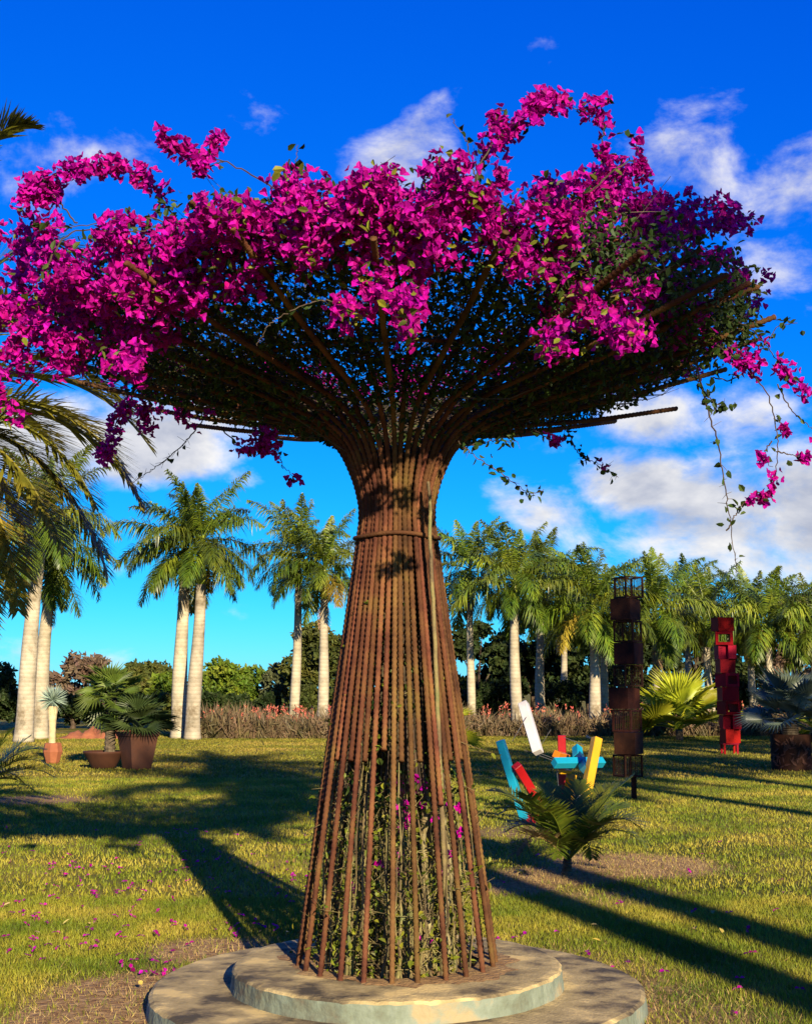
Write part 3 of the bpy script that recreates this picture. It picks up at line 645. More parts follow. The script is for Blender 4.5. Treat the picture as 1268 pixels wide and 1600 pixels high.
spray([(545, 480), (500, 470), (430, 500), (400, 540)], 5.1, 0, 10, .02)
spray([(630, 440), (640, 490), (632, 530)], 5.0, 26, 22, .02, .3, 1)

# fallen bracts and dead leaves on the lawn
pts = []
drift = [(random.uniform(-20, 470), random.triangular(1280, 1540, 1340)) for _ in range(24)]
for k in range(230):
    x, y = (random.uniform(-20, 480), random.triangular(1280, 1560, 1340)) if k < 90 else (random.uniform(760, 1268), random.uniform(1300, 1590))
    if 90 <= k < 195: x, y = random.choice(drift); x += random.gauss(0, 26); y += random.gauss(0, 9)
    p = G(x, y)
    if math.hypot(p.x - TX, p.y - TY) > 1.33: pts.append((p.x, p.y, random.uniform(.018, .040)))
pts = np.array(pts); n = len(pts); dd = rand_dirs(n); dd[:, 2] *= .3
mb = MB(); kites(mb, pts, dd, np.array([0, 0, 1.0]) + .6 * rand_dirs(n), .034, .030, .2); kites(mb, pts, -dd + .5 * rand_dirs(n), np.array([0, 0, 1.0]) + .6 * rand_dirs(n), .030, .026, .2)
tag(mb.build('fallen_petals', M['bract']), 'fallen magenta bracts scattered on the lawn around the plinth', 'petals', kind='stuff')

pts = []
for k in range(60):
    p = G(random.uniform(-10, 1268), 1290 + 300 * random.random() ** 1.3)
    if math.hypot(p.x - TX, p.y - TY) > 1.33: pts.append((p.x, p.y, random.uniform(.02, .04)))
pts = np.array(pts); n = len(pts); dd = rand_dirs(n); dd[:, 2] *= .3
M['dead_leaf'] = material('fallen_leaf', [(.16, .08, .03), (.34, .25, .05), (.40, .32, .16)], 3, .7, island=.4)
mb = MB(); kites(mb, pts, dd, np.array([0, 0, 1.0]) + .5 * rand_dirs(n), rng.uniform(.03, .07, n), rng.uniform(.02, .04, n), .2)
tag(mb.build('fallen_leaves', M['dead_leaf']), 'dry yellow and brown leaves dropped on the lawn', 'leaves', kind='stuff')

# ------------------------------------------------------------------ palms
def bez(p0, p1, p2, n):
    t = np.linspace(0, 1, n)[:, None]; p0, p1, p2 = (np.asarray(p, float) for p in (p0, p1, p2))
    return (1 - t) ** 2 * p0 + 2 * t * (1 - t) * p1 + t * t * p2
def pinnate(mb, path, leaf, width, pairs, start=.12, plume=.35, droop=.5, vee=.45, rach=.012, lean=(.9, .35), seed=0):
    """feather leaf along a path: rachis and leaflets bent by their weight"""
    r_ = np.random.default_rng(seed)
    p = np.asarray(path, float); n = len(p); t, a, b = frames(p)
    # side / up vectors that keep the blade's face upward
    side = unit(np.cross(t, np.array([0, 0, 1.0]) + 1e-4)); upv = np.cross(side, t)
    tube(mb, p, np.linspace(rach, rach * .25, n), 4, False)
    V = []; 
    for s_ in (-1, 1):
        u = np.linspace(start, .995, pairs) + r_.normal(0, .004, pairs); u = np.clip(u, 0, 1)
        idx = u * (n - 1); i0 = np.minimum(idx.astype(int), n - 2); w = (idx - i0)[:, None]
        base = p[i0] * (1 - w) + p[i0 + 1] * w; tt = t[i0]; sd = side[i0] * s_; up = upv[i0]
        prof = np.clip(np.sin(np.clip((u - start) / (1 - start), 0, 1) * 2.3 + .55), .3, 1) * (1 - .35 * u)
        L = leaf * prof * r_.uniform(.82, 1.12, pairs)
        ang = np.interp(u, [0, 1], [lean[0], lean[1]])[:, None]
        v = (vee + r_.normal(0, plume, pairs))[:, None]
        d = unit(sd * np.sin(ang + .45) * np.cos(v) + up * np.sin(v) + tt * np.cos(ang + .45))
        g_ = np.array([0, 0, -1.0])
        mid = base + d * (L * .5)[:, None] + g_ * (L * droop * .14)[:, None]
        tip = base + d * (L * .93)[:, None] + g_ * (L * droop * .62)[:, None]
        wd = unit(np.cross(d, up + .3 * sd)) * (width / 2)
        V.append(np.stack([base - wd * .5, base + wd * .5, mid + wd, mid - wd, tip], 1))
    V = np.concatenate(V); i = np.arange(len(V))[:, None] * 5
    mb.add(V, i + [3, 2, 4], i + [0, 1, 2, 3])
ROYAL = []
for k in range(12):                                  # from upright spear to hanging old leaf
    e = [80, 68, 58, 48, 38, 28, 18, 8, -4, -18, -34, -50][k]
    L = [1.9, 2.5, 2.7, 2.8, 2.8, 2.8, 2.7, 2.7, 2.6, 2.5, 2.4, 2.2][k]
    bend = [8, 34, 52, 68, 80, 88, 92, 90, 82, 66, 46, 30][k]
    th = R(e); pts = [np.zeros(3)]
    for s in range(14):
        pts.append(pts[-1] + np.array([math.cos(th), .02 * math.sin(s + k), math.sin(th)]) * L / 14); th -= R(bend) / 14 * (.5 + s / 14)
    mb = MB(); pinnate(mb, np.array(pts), .74, .046, 84, .12, .50, 1.0, .25, .024, seed=k); ROYAL.append(mb.mesh('frond'))
    ROYAL[-1].materials.append(M['palm'])
def yellow_copy(me, mat):
    c = me.copy(); c.materials.clear(); c.materials.append(mat); return c
ROYAL_Y = yellow_copy(ROYAL[9], M['palm_yellow']); ROYAL_D = yellow_copy(ROYAL[11], M['palm_dead'])

def royal_palm(base, top, zshaft, rad, label, group, scale=1.0, nf=22, yellow=0, dead=0, seed=0, bulge=.10):
    rr = random.Random(seed)
    t = empty('royal_palm', (base[0], base[1], 0), label, 'palm tree', group)
    dx, dy, h = top[0] - base[0], top[1] - base[1], top[2]
    zz = np.linspace(0, 1, 26); bend = zz ** 1.5
    p = np.stack([dx * bend + .03 * np.sin(zz * 5 + seed), dy * bend, zz * h - .03], 1)
    prof = rad * (1.0 - .30 * zz + bulge * np.exp(-((zz - .38) / .22) ** 2) + .32 * np.exp(-(zz / .055)))
    mb = MB(); tube(mb, p, prof, 18); mb.build('trunk', M['trunk'], t, True)
    c = p[-1]; sh = zshaft - h
    if sh > .05:
        mb = MB(); q = np.array([c + [0, 0, sh * u] for u in np.linspace(0, 1, 8)]); tube(mb, q, rad * np.array([.62, .70, .66, .56, .47, .40, .33, .25]), 14)
        mb.build('crownshaft', M['shaft'], t, True)
    ctr = c + [0, 0, sh]
    a0 = rr.uniform(0, 6.28)
    for k in range(nf):
        f = k / (nf - 1); e = min(11, max(0, int(f ** .85 * 11.4 + rr.uniform(-.4, .4))))
        me = ROYAL[e]
        if yellow and k >= nf - yellow: me = ROYAL_Y
        o = obj('frond', me, None, t)
        a = a0 + k * 2.39996 + rr.uniform(-.2, .2)
        o.location = ctr + np.array([math.cos(a), math.sin(a), 0]) * rad * .15 - np.array([0, 0, sh * .25 * f])
        o.rotation_euler = (rr.uniform(-.25, .25), rr.uniform(-.08, .08), a); s = scale * rr.uniform(.88, 1.1); o.scale = (s, s, s)
    for k in range(dead):
        o = obj('dead_frond', ROYAL_D, None, t); a = rr.uniform(0, 6.28)
        o.location = c; o.rotation_euler = (0, R(28), a); o.scale = (.6 * scale,) * 3
    return t
def palm_px(xb, xt, d, ytop, yshaft, wpx, label, group='royal palms lining the lawn', **k):
    b = P(xb, 1100, d); tp = P(xt, ytop, d); sh = P(xt, yshaft, d)
    return royal_palm((b.x, d), (tp.x, d, tp.z), sh.z, .80 * wpx / 2 * d / F_PX, label, group, **k)
palm_px(38, 64, 40, 856, 800, 33, 'stout pale royal palm with swollen trunk, behind the yucca pot', scale=1.05, seed=1)
palm_px(63, 77, 42.5, 925, 860, 30, 'royal palm close behind the stout palm beside the yucca', scale=.95, seed=2, dead=1)
palm_px(281, 287, 43, 905, 845, 29, 'royal palm with dark stained trunk, one of a close pair beside the tall square pot', scale=.98, seed=3, dead=1)
palm_px(303, 314, 42, 912, 835, 28, 'royal palm with clean pale trunk, one of a close pair beside the coral flower bed', scale=1.0, seed=4, yellow=1)
palm_px(460, 467, 46, 912, 855, 19, 'slender royal palm with leaf shadows on its trunk, rising from the coral flowers', scale=.90, seed=5)
palm_px(503, 508, 44, 935, 880, 21, 'royal palm with a brown top to its trunk, just left of the steel rods', scale=.86, seed=6, yellow=1, dead=1)
palm_px(735, 735, 47, 940, 880, 16, 'slender royal palm just right of the steel rods', scale=.95, seed=7)
palm_px(806, 803, 45, 938, 900, 22, 'royal palm with bright green crownshaft behind the white bar of the coloured sculpture', scale=.98, seed=8)
palm_px(844, 843, 50, 965, 900, 19, 'shaded royal palm between the bright shafted palm and the rusted cube tower', scale=1.02, seed=9)
palm_px(930, 926, 45, 1000, 935, 23, 'royal palm with leaning pale trunk left of the rusted cube tower', scale=1.02, seed=10, yellow=1)
palm_px(943, 941, 50, 1000, 940, 17, 'dark trunked royal palm tucked behind the leaning pale palm', scale=.9, seed=11)
palm_px(1025, 1024, 46, 1003, 945, 17, 'royal palm with green crownshaft rising behind the yellow fan palm', scale=1.0, seed=12, dead=2)
palm_px(1108, 1104, 49, 1010, 950, 18, 'royal palm just left of the red cube tower', scale=.95, seed=13, yellow=1)
palm_px(1075, 1072, 56, 990, 935, 15, 'far royal palm between the yellow fan palm and the red cube tower', scale=1.0, seed=23)
palm_px(1176, 1172, 52, 1015, 955, 16, 'royal palm right of the red cube tower', scale=.98, seed=14)
palm_px(1208, 1198, 47, 1010, 965, 18, 'royal palm with a yellow hanging frond behind the silver fan palm', scale=.95, seed=15, yellow=2)
palm_px(1275, 1268, 47, 1010, 970, 18, 'royal palm standing beyond the rusted leaf-cut planter', scale=.95, seed=16)
palm_px(880, 880, 58, 975, 920, 14, 'far royal palm behind the gap left of the rusted cube tower', scale=.95, seed=17)
# palms to the right of and behind the viewpoint whose long shadows cross the lawn
for (x, y, h, lab, s) in [(6.1, -5.0, 9.0, 'royal palm whose trunk shadow passes closest behind the plinth', 21), (7.9, -8.0, 12.0, 'royal palm whose trunk shadow meets the young feather palm', 22),
                       (10.5, 1.0, 8.6, 'royal palm that shades the rusted cube tower', 24), (12.8, 3.0, 9.0, 'royal palm whose shadow crosses behind the rusted cube tower', 25),
                       (15.25, 6.0, 6.8, 'royal palm that shades the silver fan palm in its planter', 26), (18.4, 12.0, 8.6, 'royal palm whose shadow reaches the red cube tower', 27),
                       (15.75, 12.0, 9.3, 'royal palm that shades the red cube tower', 29), (21.2, 15.5, 9.0, 'royal palm whose shadow falls by the yellow fan palm', 28)]:
    royal_palm((x, y), (x + .1, y, h), h + .9, .27, lab, 'royal palms off the lawn to the right', seed=s, scale=1.1, nf=24)

# date palm at the left, most of it out of frame
C0 = P(-175, 650, 9.6)
dp = empty('date_palm', (C0.x - .15, C0.y + .1, 0), 'date palm whose long arching fronds hang in behind the flowers', 'palm tree')
mb = MB(); zz = np.linspace(0, 1, 40); tube(mb, np.stack([.15 * zz, -.1 * zz, zz * (C0.z - .1) - .02], 1), .24 * (1 + .10 * (np.arange(40) % 2)) * (1 + .3 * np.exp(-zz / .08)), 14); mb.build('trunk', M['fibre'], dp)
DF = [((225, 795), (130, 560), 9.2), ((236, 700), (100, 500), 9.9), ((168, 898), (90, 640), 9.3), ((28, 955), (20, 720), 9.0), ((52, 196), (-70, 170), 9.5), ((128, 402), (20, 300), 10.3),
      ((205, 640), (60, 470), 10.6), ((-20, 1000), (-40, 760), 8.6), ((-130, 130), (-190, 300), 9.8), ((110, 500), (-10, 430), 8.8), ((90, 700), (0, 560), 11.4), ((40, 820), (-20, 650), 10.8), ((150, 790), (60, 600), 9.0), ((100, 860), (20, 640), 8.8), ((190, 740), (90, 590), 10.2), ((-10, 900), (-40, 700), 9.2)]
for k, (tip, ctl, d) in enumerate(DF):
    mb = MB(); path = bez(C0, P(ctl[0], ctl[1], (9.6 + d) / 2), P(tip[0], tip[1], d), 22)
    pinnate(mb, path, .60, .027, 130, .08, .12, .16, .18, .024, (.55, .15), seed=40 + k); localise(mb, dp); mb.build('frond', M['palm_yellow' if k == 3 else 'date'], dp)
for k in range(16):
    a = R(100 + k * 11.5 + random.uniform(-5, 5)); L = random.uniform(2.2, 2.9); e = random.uniform(-.3, 1.1)
    tip = C0 + Vector((math.cos(a) * L * .85, math.sin(a) * L * .85, e * 1.2 - .3)); ctl = C0 + Vector((math.cos(a) * L * .5, math.sin(a) * L * .5, e + .7))
    mb = MB(); pinnate(mb, bez(C0, ctl, tip, 18), .46, .032, 60, .10, .16, .45, .35, .022, (.75, .25), seed=70 + k); localise(mb, dp); mb.build('frond', M['date'], dp)

def feather_palm(root, C, fronds, leaf, width, pairs, mat, dC, stem_r):
    mb = MB(); b = root.location; tube(mb, np.stack([np.linspace(b.x, C.x, 12), np.linspace(b.y, C.y, 12), np.linspace(-.02, C.z + .02, 12)], 1), stem_r * (1 + .15 * (np.arange(12) % 2)) * np.linspace(1.15, .8, 12), 10)
    localise(mb, root); mb.build('trunk', M['fibre'], root)
    for k, (tip, ctl, d, *mm) in enumerate(fronds):
        mb = MB(); pinnate(mb, bez(C, P(*ctl, (dC + d) / 2), P(*tip, d), 16), leaf, width, pairs, .14, .10, .18, .25, .009, (.6, .2), seed=100 + k)
        localise(mb, root); mb.build('frond', M[mm[0] if mm else mat], root)
b = G(884, 1368)
sp = empty('young_palm', (b.x, b.y, 0), 'young dark feather palm in a mulched bed in front of the coloured bars', 'palm')
feather_palm(sp, P(886, 1346, b.y), [((988, 1213), (925, 1258), 11.6), ((1006, 1322), (955, 1262), 11.4), ((1003, 1298), (960, 1245), 11.9), ((766, 1236), (825, 1235), 12.3), ((778, 1272), (835, 1240), 11.5),
    ((806, 1334), (835, 1275), 11.2, 'drygrass'), ((850, 1226), (870, 1250), 12.3), ((905, 1222), (893, 1255), 12.2), ((930, 1250), (905, 1255), 12.6), ((815, 1245), (850, 1245), 11.0), ((845, 1270), (868, 1250), 10.9),
    ((960, 1225), (915, 1245), 12.4), ((950, 1300), (930, 1262), 11.0), ((975, 1262), (935, 1250), 12.2), ((790, 1300), (840, 1262), 12.0), ((870, 1340), (868, 1282), 11.1), ((925, 1340), (915, 1285), 11.2)], .36, .017, 52, 'young', b.y, .045)
b = P(-22, 1246, 19.0); b.z = 0
sp = empty('young_palm', (b.x, b.y, 0), 'small feather palm with low spreading fronds near the terracotta yucca pot', 'palm')
feather_palm(sp, P(-20, 1222, 19), [((48, 1150), (5, 1180), 19.3), ((85, 1200), (30, 1165), 18.8), ((70, 1172), (25, 1160), 19.6), ((88, 1215), (40, 1185), 18.6), ((60, 1240), (25, 1205), 18.3), ((20, 1140), (-10, 1170), 19), ((-80, 1160), (-50, 1160), 19.5), ((-90, 1220), (-60, 1180), 19), ((40, 1225), (10, 1190), 19.8)], .40, .022, 44, 'palm', 19.0, .06)

def fan_leaf(mb, Lp, Rb, nseg=26, spread=125, droop=.25, cup=.25, seed=0):
    r_ = np.random.default_rng(seed); th = np.radians(np.linspace(-spread, spread, 2 * nseg + 1))
    tube(mb, np.stack([np.linspace(0, Lp, 6), np.zeros(6), .06 * Lp * np.sin(np.linspace(0, 3.1, 6))], 1), np.linspace(.02, .012, 6) * Rb / .8, 4, False)
    c = np.array([Lp, 0, 0]); ri = .55 * Rb * (1 - .18 * (np.abs(th) / th.max()) ** 2)
    zig = np.where(np.arange(2 * nseg + 1) % 2 == 0, .022, -.022) * Rb / .8
    def pt(rad, t, z=0): return np.stack([c[0] + rad * np.cos(t), rad * np.sin(t) , z + cup * np.abs(rad * np.sin(t)) - droop * rad ** 2 / Rb * np.clip(np.cos(t), 0, 1)], -1)
    b_ = pt(ri, th, zig); mid = th[1::2]; rt = Rb * (1 - .22 * (np.abs(mid) / th.max()) ** 2) * r_.uniform(.9, 1.06, nseg)
    tp = pt(rt, mid + r_.normal(0, .02, nseg), -.10 * Rb * r_.random(nseg))
    v = np.vstack([c[None], b_, tp]); o1 = 1; o2 = 1 + 2 * nseg + 1; f = []
    for k in range(nseg):
        a, m_, e, t_ = o1 + 2 * k, o1 + 2 * k + 1, o1 + 2 * k + 2, o2 + k
        f += [(0, a, m_), (0, m_, e), (a, t_, m_), (m_, t_, e)]
    mb.add(v, f)
def fan_palm(root, ctr, n, Lp, Rb, mat, seed, emin=-25, emax=80, trunk=None, rmax=0, stiff=.25):
    rr = random.Random(seed); meshes = []
    for k in range(4):
        mb = MB(); fan_leaf(mb, Lp, Rb, 26, [125, 140, 115, 130][k], stiff * [1, 1.5, .6, 2][k], [.25, .12, .32, .2][k], seed * 5 + k); me = mb.mesh('leaf'); me.materials.append(mat); meshes.append(me)
    if trunk:
        mb = MB(); h = ctr[2] - trunk[1]; zz = np.linspace(0, 1, 24); tube(mb, np.stack([np.zeros(24), np.zeros(24), trunk[1] + zz * h], 1), trunk[0] * (1 + .18 * (np.arange(24) % 2)) * (1.1 - .1 * zz), 10); mb.build('trunk', M['fibre'], root)
    a0 = rr.uniform(0, 6.28)
    for k in range(n):
        f = k / max(n - 1, 1); e = R(emax + (emin - emax) * f + rr.uniform(-8, 8)); a = a0 + k * 2.39996
        o = obj('leaf', meshes[rr.randrange(4)], None, root); o.location = (ctr[0], ctr[1], ctr[2])
        q = Matrix.Rotation(a, 4, 'Z') @ Matrix.Rotation(-e, 4, 'Y') @ Matrix.Rotation(rr.uniform(-.5, .5), 4, 'X')
        o.rotation_euler = q.to_euler(); s = rr.uniform(.82, 1.1); o.scale = (s, s, s)
b = G(1061, 1157); t = empty('fan_palm', (b.x, b.y, 0), 'bright yellow-green fan palm between the rusted and the red cube towers', 'palm')
fan_palm(t, (0, 0, .35), 20, .95, 1.12, M['fan_bright'], 3, 0, 84, (.10, -.02), stiff=.15)
b = P(1272, 1150, 40); t = empty('fan_palm', (b.x, b.y, 0), 'yellow-green fan palm half hidden behind the rusted planter', 'palm'); fan_palm(t, (0, 0, .4), 16, .8, .85, M['fan_bright'], 4, -20, 70, (.1, -.02))
b = P(672, 1120, 32); t = empty('fan_palm', (b.x, b.y, 0), 'fan palm hidden behind the steel rods with one yellow leaf showing', 'palm'); fan_palm(t, (0, 0, .5), 13, .75, .62, M['fan_bright'], 9, 0, 60, (.09, -.02))
b = G(1236, 1203)
t = empty('planter', (b.x, b.y, 0), 'round rusted steel planter with a cut leaf pattern', 'planter')
mb = MB(); lathe(mb, [(.0, .02), (.39, .02), (.40, .0), (.40, .72), (.375, .72), (.37, .60), (.0, .60)], 40); mb.build('drum', M['corten'], t)
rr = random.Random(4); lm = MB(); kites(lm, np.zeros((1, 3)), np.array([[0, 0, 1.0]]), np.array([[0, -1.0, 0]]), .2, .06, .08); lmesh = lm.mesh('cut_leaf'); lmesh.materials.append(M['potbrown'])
for k in range(70):
    a = rr.uniform(-math.pi, 0); z = rr.uniform(.06, .56); o = obj('cut_leaf', lmesh, None, t); o.location = (.404 * math.cos(a), .404 * math.sin(a), z)
    o.rotation_euler = (Matrix.Rotation(a + math.pi / 2, 4, 'Z') @ Matrix.Rotation(rr.uniform(-1.4, 1.4), 4, 'Y')).to_euler(); o.scale = (rr.uniform(.6, 1),) * 3
t = empty('fan_palm', (b.x, b.y, .60), 'silver-green fan palm growing in the rusted leaf-cut planter', 'palm'); fan_palm(t, (0, 0, .38), 20, .62, .66, M['fan_silver'], 6, -12, 78, (.14, -.02), stiff=.15)

# pots at the left
b = G(162, 1201); t = empty('bowl_planter', (b.x, b.y, 0), 'wide low brown bowl planter with a fan palm in it', 'planter')
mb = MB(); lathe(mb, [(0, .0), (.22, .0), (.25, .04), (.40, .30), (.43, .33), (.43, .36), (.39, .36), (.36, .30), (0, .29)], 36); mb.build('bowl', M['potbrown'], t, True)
t = empty('fan_palm', (b.x + .12, b.y, .29), 'green fan palm with shaggy trunk growing in the wide bowl', 'palm'); fan_palm(t, (0, 0, 1.18), 22, .36, .50, M['fan_green'], 7, -42, 78, (.095, -.02))
b = G(214, 1202); t = empty('square_pot', (b.x, b.y, 0), 'tall tapered square brown clay pot beside the bowl planter', 'planter')
mb = MB()
def sq(h, w): return [(-w, -w, h), (w, -w, h), (w, w, h), (-w, w, h)]
rings = [(0, .20), (.03, .215), (.66, .305), (.68, .325), (.76, .335), (.76, .30), (.66, .28)]; v = sum((sq(h, w) for h, w in rings), []); f = []
for k in range(len(rings) - 1):
    for e in range(4): f.append((4 * k + e, 4 * k + (e + 1) % 4, 4 * k + 4 + (e + 1) % 4, 4 * k + 4 + e))
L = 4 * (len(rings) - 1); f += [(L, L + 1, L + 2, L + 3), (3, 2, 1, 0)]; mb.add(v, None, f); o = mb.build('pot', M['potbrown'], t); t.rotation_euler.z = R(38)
t = empty('potted_palm', (b.x, b.y, .66), 'dark bushy palm growing in the tall square pot', 'palm'); fan_palm(t, (0, 0, .12), 22, .42, .50, M['fan_dark'], 8, 0, 80)
b = G(82, 1193); t = empty('terracotta_urn', (b.x, b.y, 0), 'faceted terracotta urn holding a yucca', 'planter')
mb = MB(); lathe(mb, [(0, 0), (.13, 0), (.15, .03), (.22, .26), (.185, .44), (.16, .45), (.15, .40), (0, .39)], 8); mb.build('urn', M['terracotta'], t)
t = empty('yucca', (b.x - .02, b.y, .39), 'blue-green yucca with a spiky round head on a straw coloured stem', 'yucca')
mb = MB(); tube(mb, np.stack([np.linspace(0, -.02, 14), np.zeros(14), np.linspace(0, .86, 14)], 1), .07 * (1 + .06 * (np.arange(14) % 2)) + .06 * np.linspace(0, 1, 14) ** 3, 12); mb.build('stem', M['straw'], t)
n = 260; dd = rand_dirs(n) + np.array([0, 0, .35]); mb = MB(); kites(mb, np.tile([[-.02, 0, 1.0]], (n, 1)), dd, rand_dirs(n), rng.uniform(.30, .40, n), .022, .1); mb.build('leaf_head', M['yucca'], t)

# ------------------------------------------------------------------ sculptures
def cube_frame(mb, s, w):
    h = s / 2
    for a in (-1, 1):
        for b_ in (-1, 1):
            box(mb, (a * (h - w / 2) - w / 2, b_ * (h - w / 2) - w / 2, -h), (a * (h - w / 2) + w / 2, b_ * (h - w / 2) + w / 2, h))
            box(mb, (-h + w, a * (h - w / 2) - w / 2, b_ * (h - w / 2) - w / 2), (h - w, a * (h - w / 2) + w / 2, b_ * (h - w / 2) + w / 2))
            box(mb, (a * (h - w / 2) - w / 2, -h + w, b_ * (h - w / 2) - w / 2), (a * (h - w / 2) + w / 2, h - w, b_ * (h - w / 2) + w / 2))
b = G(990, 1250); d = b.y
tt = empty('rusted_cube_tower', (b.x, b.y, 0), 'tall dark rusted tower of alternating solid and open steel cubes', 'sculpture')
S = 34.2 * d / F_PX; solid = MB(); box(solid, (-S / 2, -S / 2, -S / 2 + .006), (S / 2, S / 2, S / 2 - .006)); ms = solid.mesh('solid_cube'); ms.materials.append(M['corten'])
fm = MB(); cube_frame(fm, S * .97, .022); mf = fm.mesh('open_cube'); mf.materials.append(M['corten'])
bm_ = MB()
for k in range(9):                                   # fine upright rods closing the sides of the open cubes
    u = (k - 4) * S / 10.5
    for e in (-1, 1):
        tube(bm_, np.array([[u, e * S * .46, -S * .47], [u, e * S * .46, S * .47]]), .004, 4, False); tube(bm_, np.array([[e * S * .46, u, -S * .47], [e * S * .46, u, S * .47]]), .004, 4, False)
mr_ = bm_.mesh('grille'); mr_.materials.append(M['corten'])
for k, (y0, xc, ang) in enumerate([(1198, 980, 25), (1163, 981.5, 58), (1129, 979, 50), (1095.5, 975, 48), (1061, 981, 22), (1026.5, 981.5, 56), (993, 980, 55), (960.5, 976.5, 52), (927.5, 981.5, 24)]):
    p = P(xc, y0, d); o = obj('open_cube' if k % 2 == 0 else 'solid_cube', mf if k % 2 == 0 else ms, None, tt)
    zz = P(990, 1214, d).z + S * (k + .5); o.location = (p.x - b.x, 0, zz); o.rotation_euler.z = R(ang)
    if k % 2 == 0: obj('grille', mr_, None, o)
zl = P(990, 1214, d).z
mb = MB(); box(mb, (-.035, -.035, -.02), (.035, .035, zl - .002)); mb.build('leg', M['corten'], tt)

b = G(1139, 1178); d = b.y
tt = empty('red_cube_tower', (b.x, b.y, 0), 'tall glossy red tower of stacked solid and open cubes on thin legs', 'sculpture')
zl = P(1139, 1161, d).z; zt = P(1131, 965, d).z; S = (zt - zl) / 9; W = 28 * d / F_PX
def red_cube(kind):
    mb = MB(); h = S / 2 - .004; w = W / 2 * .93
    if kind == 'solid': box(mb, (-w, -w, -h), (w, w, h))
    elif kind == 'open':                             # square tube, open to the front
        t_ = .07
        box(mb, (-w, -w, -h), (-w + t_, w, h)); box(mb, (w - t_, -w, -h), (w, w, h)); box(mb, (-w + t_, -w, -h), (w - t_, w, -h + t_)); box(mb, (-w + t_, -w, h - t_), (w - t_, w, h))
    else:                                            # box with one recessed pocket
        box(mb, (-w, -w + .12, -h), (w, w, h)); s_ = -1 if kind == 'pocket_left' else 1
        box(mb, (0, -w, -h), (w, -w + .118, h)) if s_ < 0 else box(mb, (-w, -w, -h), (0, -w + .118, h))
    me = mb.mesh(kind + '_cube'); me.materials.append(M['red']); return me
cache = {}
for k, (kind, x, ang) in enumerate([('pocket_right', 1138.5, 8), ('pocket_left', 1138, 6), ('open', 1136.5, 18), ('solid', 1136, 5), ('open', 1135.5, 26), ('pocket_right', 1134.5, 4), ('pocket_left', 1134, 7), ('open', 1132.5, -10), ('solid', 1131, 12)]):
    if kind not in cache: cache[kind] = red_cube(kind)
    o = obj('open_cube' if kind == 'open' else 'red_cube', cache[kind], None, tt); p = P(x, 1075, d); o.location = (p.x - b.x, 0, zl + S * (k + .5)); o.rotation_euler.z = R(ang)
lg = MB(); box(lg, (-.025, -.025, -.02), (.025, .025, zl + .002)); lgm = lg.mesh('leg'); lgm.materials.append(M['red'])
for sx in (-.16, .16):
    for sy in (-.16, .16): o = obj('leg', lgm, None, tt); o.location = (sx, sy, 0)
mb = MB(); box(mb, (-.2, -.2, zl - .03), (.2, .2, zl + .003)); mb.build('base_frame', M['red'], tt)

b = G(870, 1288); D0 = 16.1
cs = empty('coloured_bar_sculpture', (b.x, D0, 0), 'sculpture of turquoise, red, yellow and white bars held apart by cables', 'sculpture')
def bar(p, q, dp_, dq, w, mat, roll=.6, name='bar'):
    mb = MB(); a, c = P(*p, dp_), P(*q, dq); a.z = max(a.z, .06); c.z = max(c.z, .06)
    beam(mb, a, c, w, w, roll); localise(mb, cs); o = mb.build(name, M[mat], cs)
    md = o.modifiers.new('bevel', 'BEVEL'); md.width = .006; md.segments = 1; return o
bar((781, 1157), (819, 1288), 16.0, 16.0, .098, 'cyan', .35)
bar((806, 1196), (846, 1262), 15.9, 16.3, .105, 'redbar', .55)
bar((826, 1286), (885, 1268), 16.0, 17.0, .10, 'redbar', .2)
bar((817, 1099), (840, 1176), 16.4, 16.0, .115, 'white', .75)
bar((877, 1149), (880, 1285), 16.7, 16.7, .098, 'redbar', .2)
bar((865, 1192), (941, 1191), 15.9, 16.3, .10, 'cyan', .78)
bar((902, 1172), (912, 1203), 17.0, 15.7, .085, 'navy', .78)
bar((902, 1183), (901, 1168), 16.6, 16.75, .10, 'cyan', .78)
bar((932, 1153), (906, 1292), 15.8, 15.5, .105, 'yellow', .45)
bar((868, 1179), (884, 1183), 16.3, 16.6, .09, 'orange', .4)
bar((874, 1206), (890, 1206), 16.2, 16.4, .05, 'yellow', .2)
bar((892, 1213), (884, 1290), 16.3, 16.6, .115, 'yellow', .5)
bar((901, 1226), (912, 1288), 16.0, 16.1, .10, 'white', .3)
for (p, q) in [((840, 1176), (872, 1188)), ((818, 1172), (868, 1190)), ((800, 1158), (822, 1120)), ((860, 1140), (840, 1172)), ((872, 1230), (868, 1192)), ((914, 1165), (880, 1152)), ((840, 1260), (880, 1272))]:
    mb = MB(); a, c = P(*p, 16.1), P(*q, 16.2); tube(mb, np.array([a, c]), .004, 4); localise(mb, cs); mb.build('cable', M['wire'], cs)

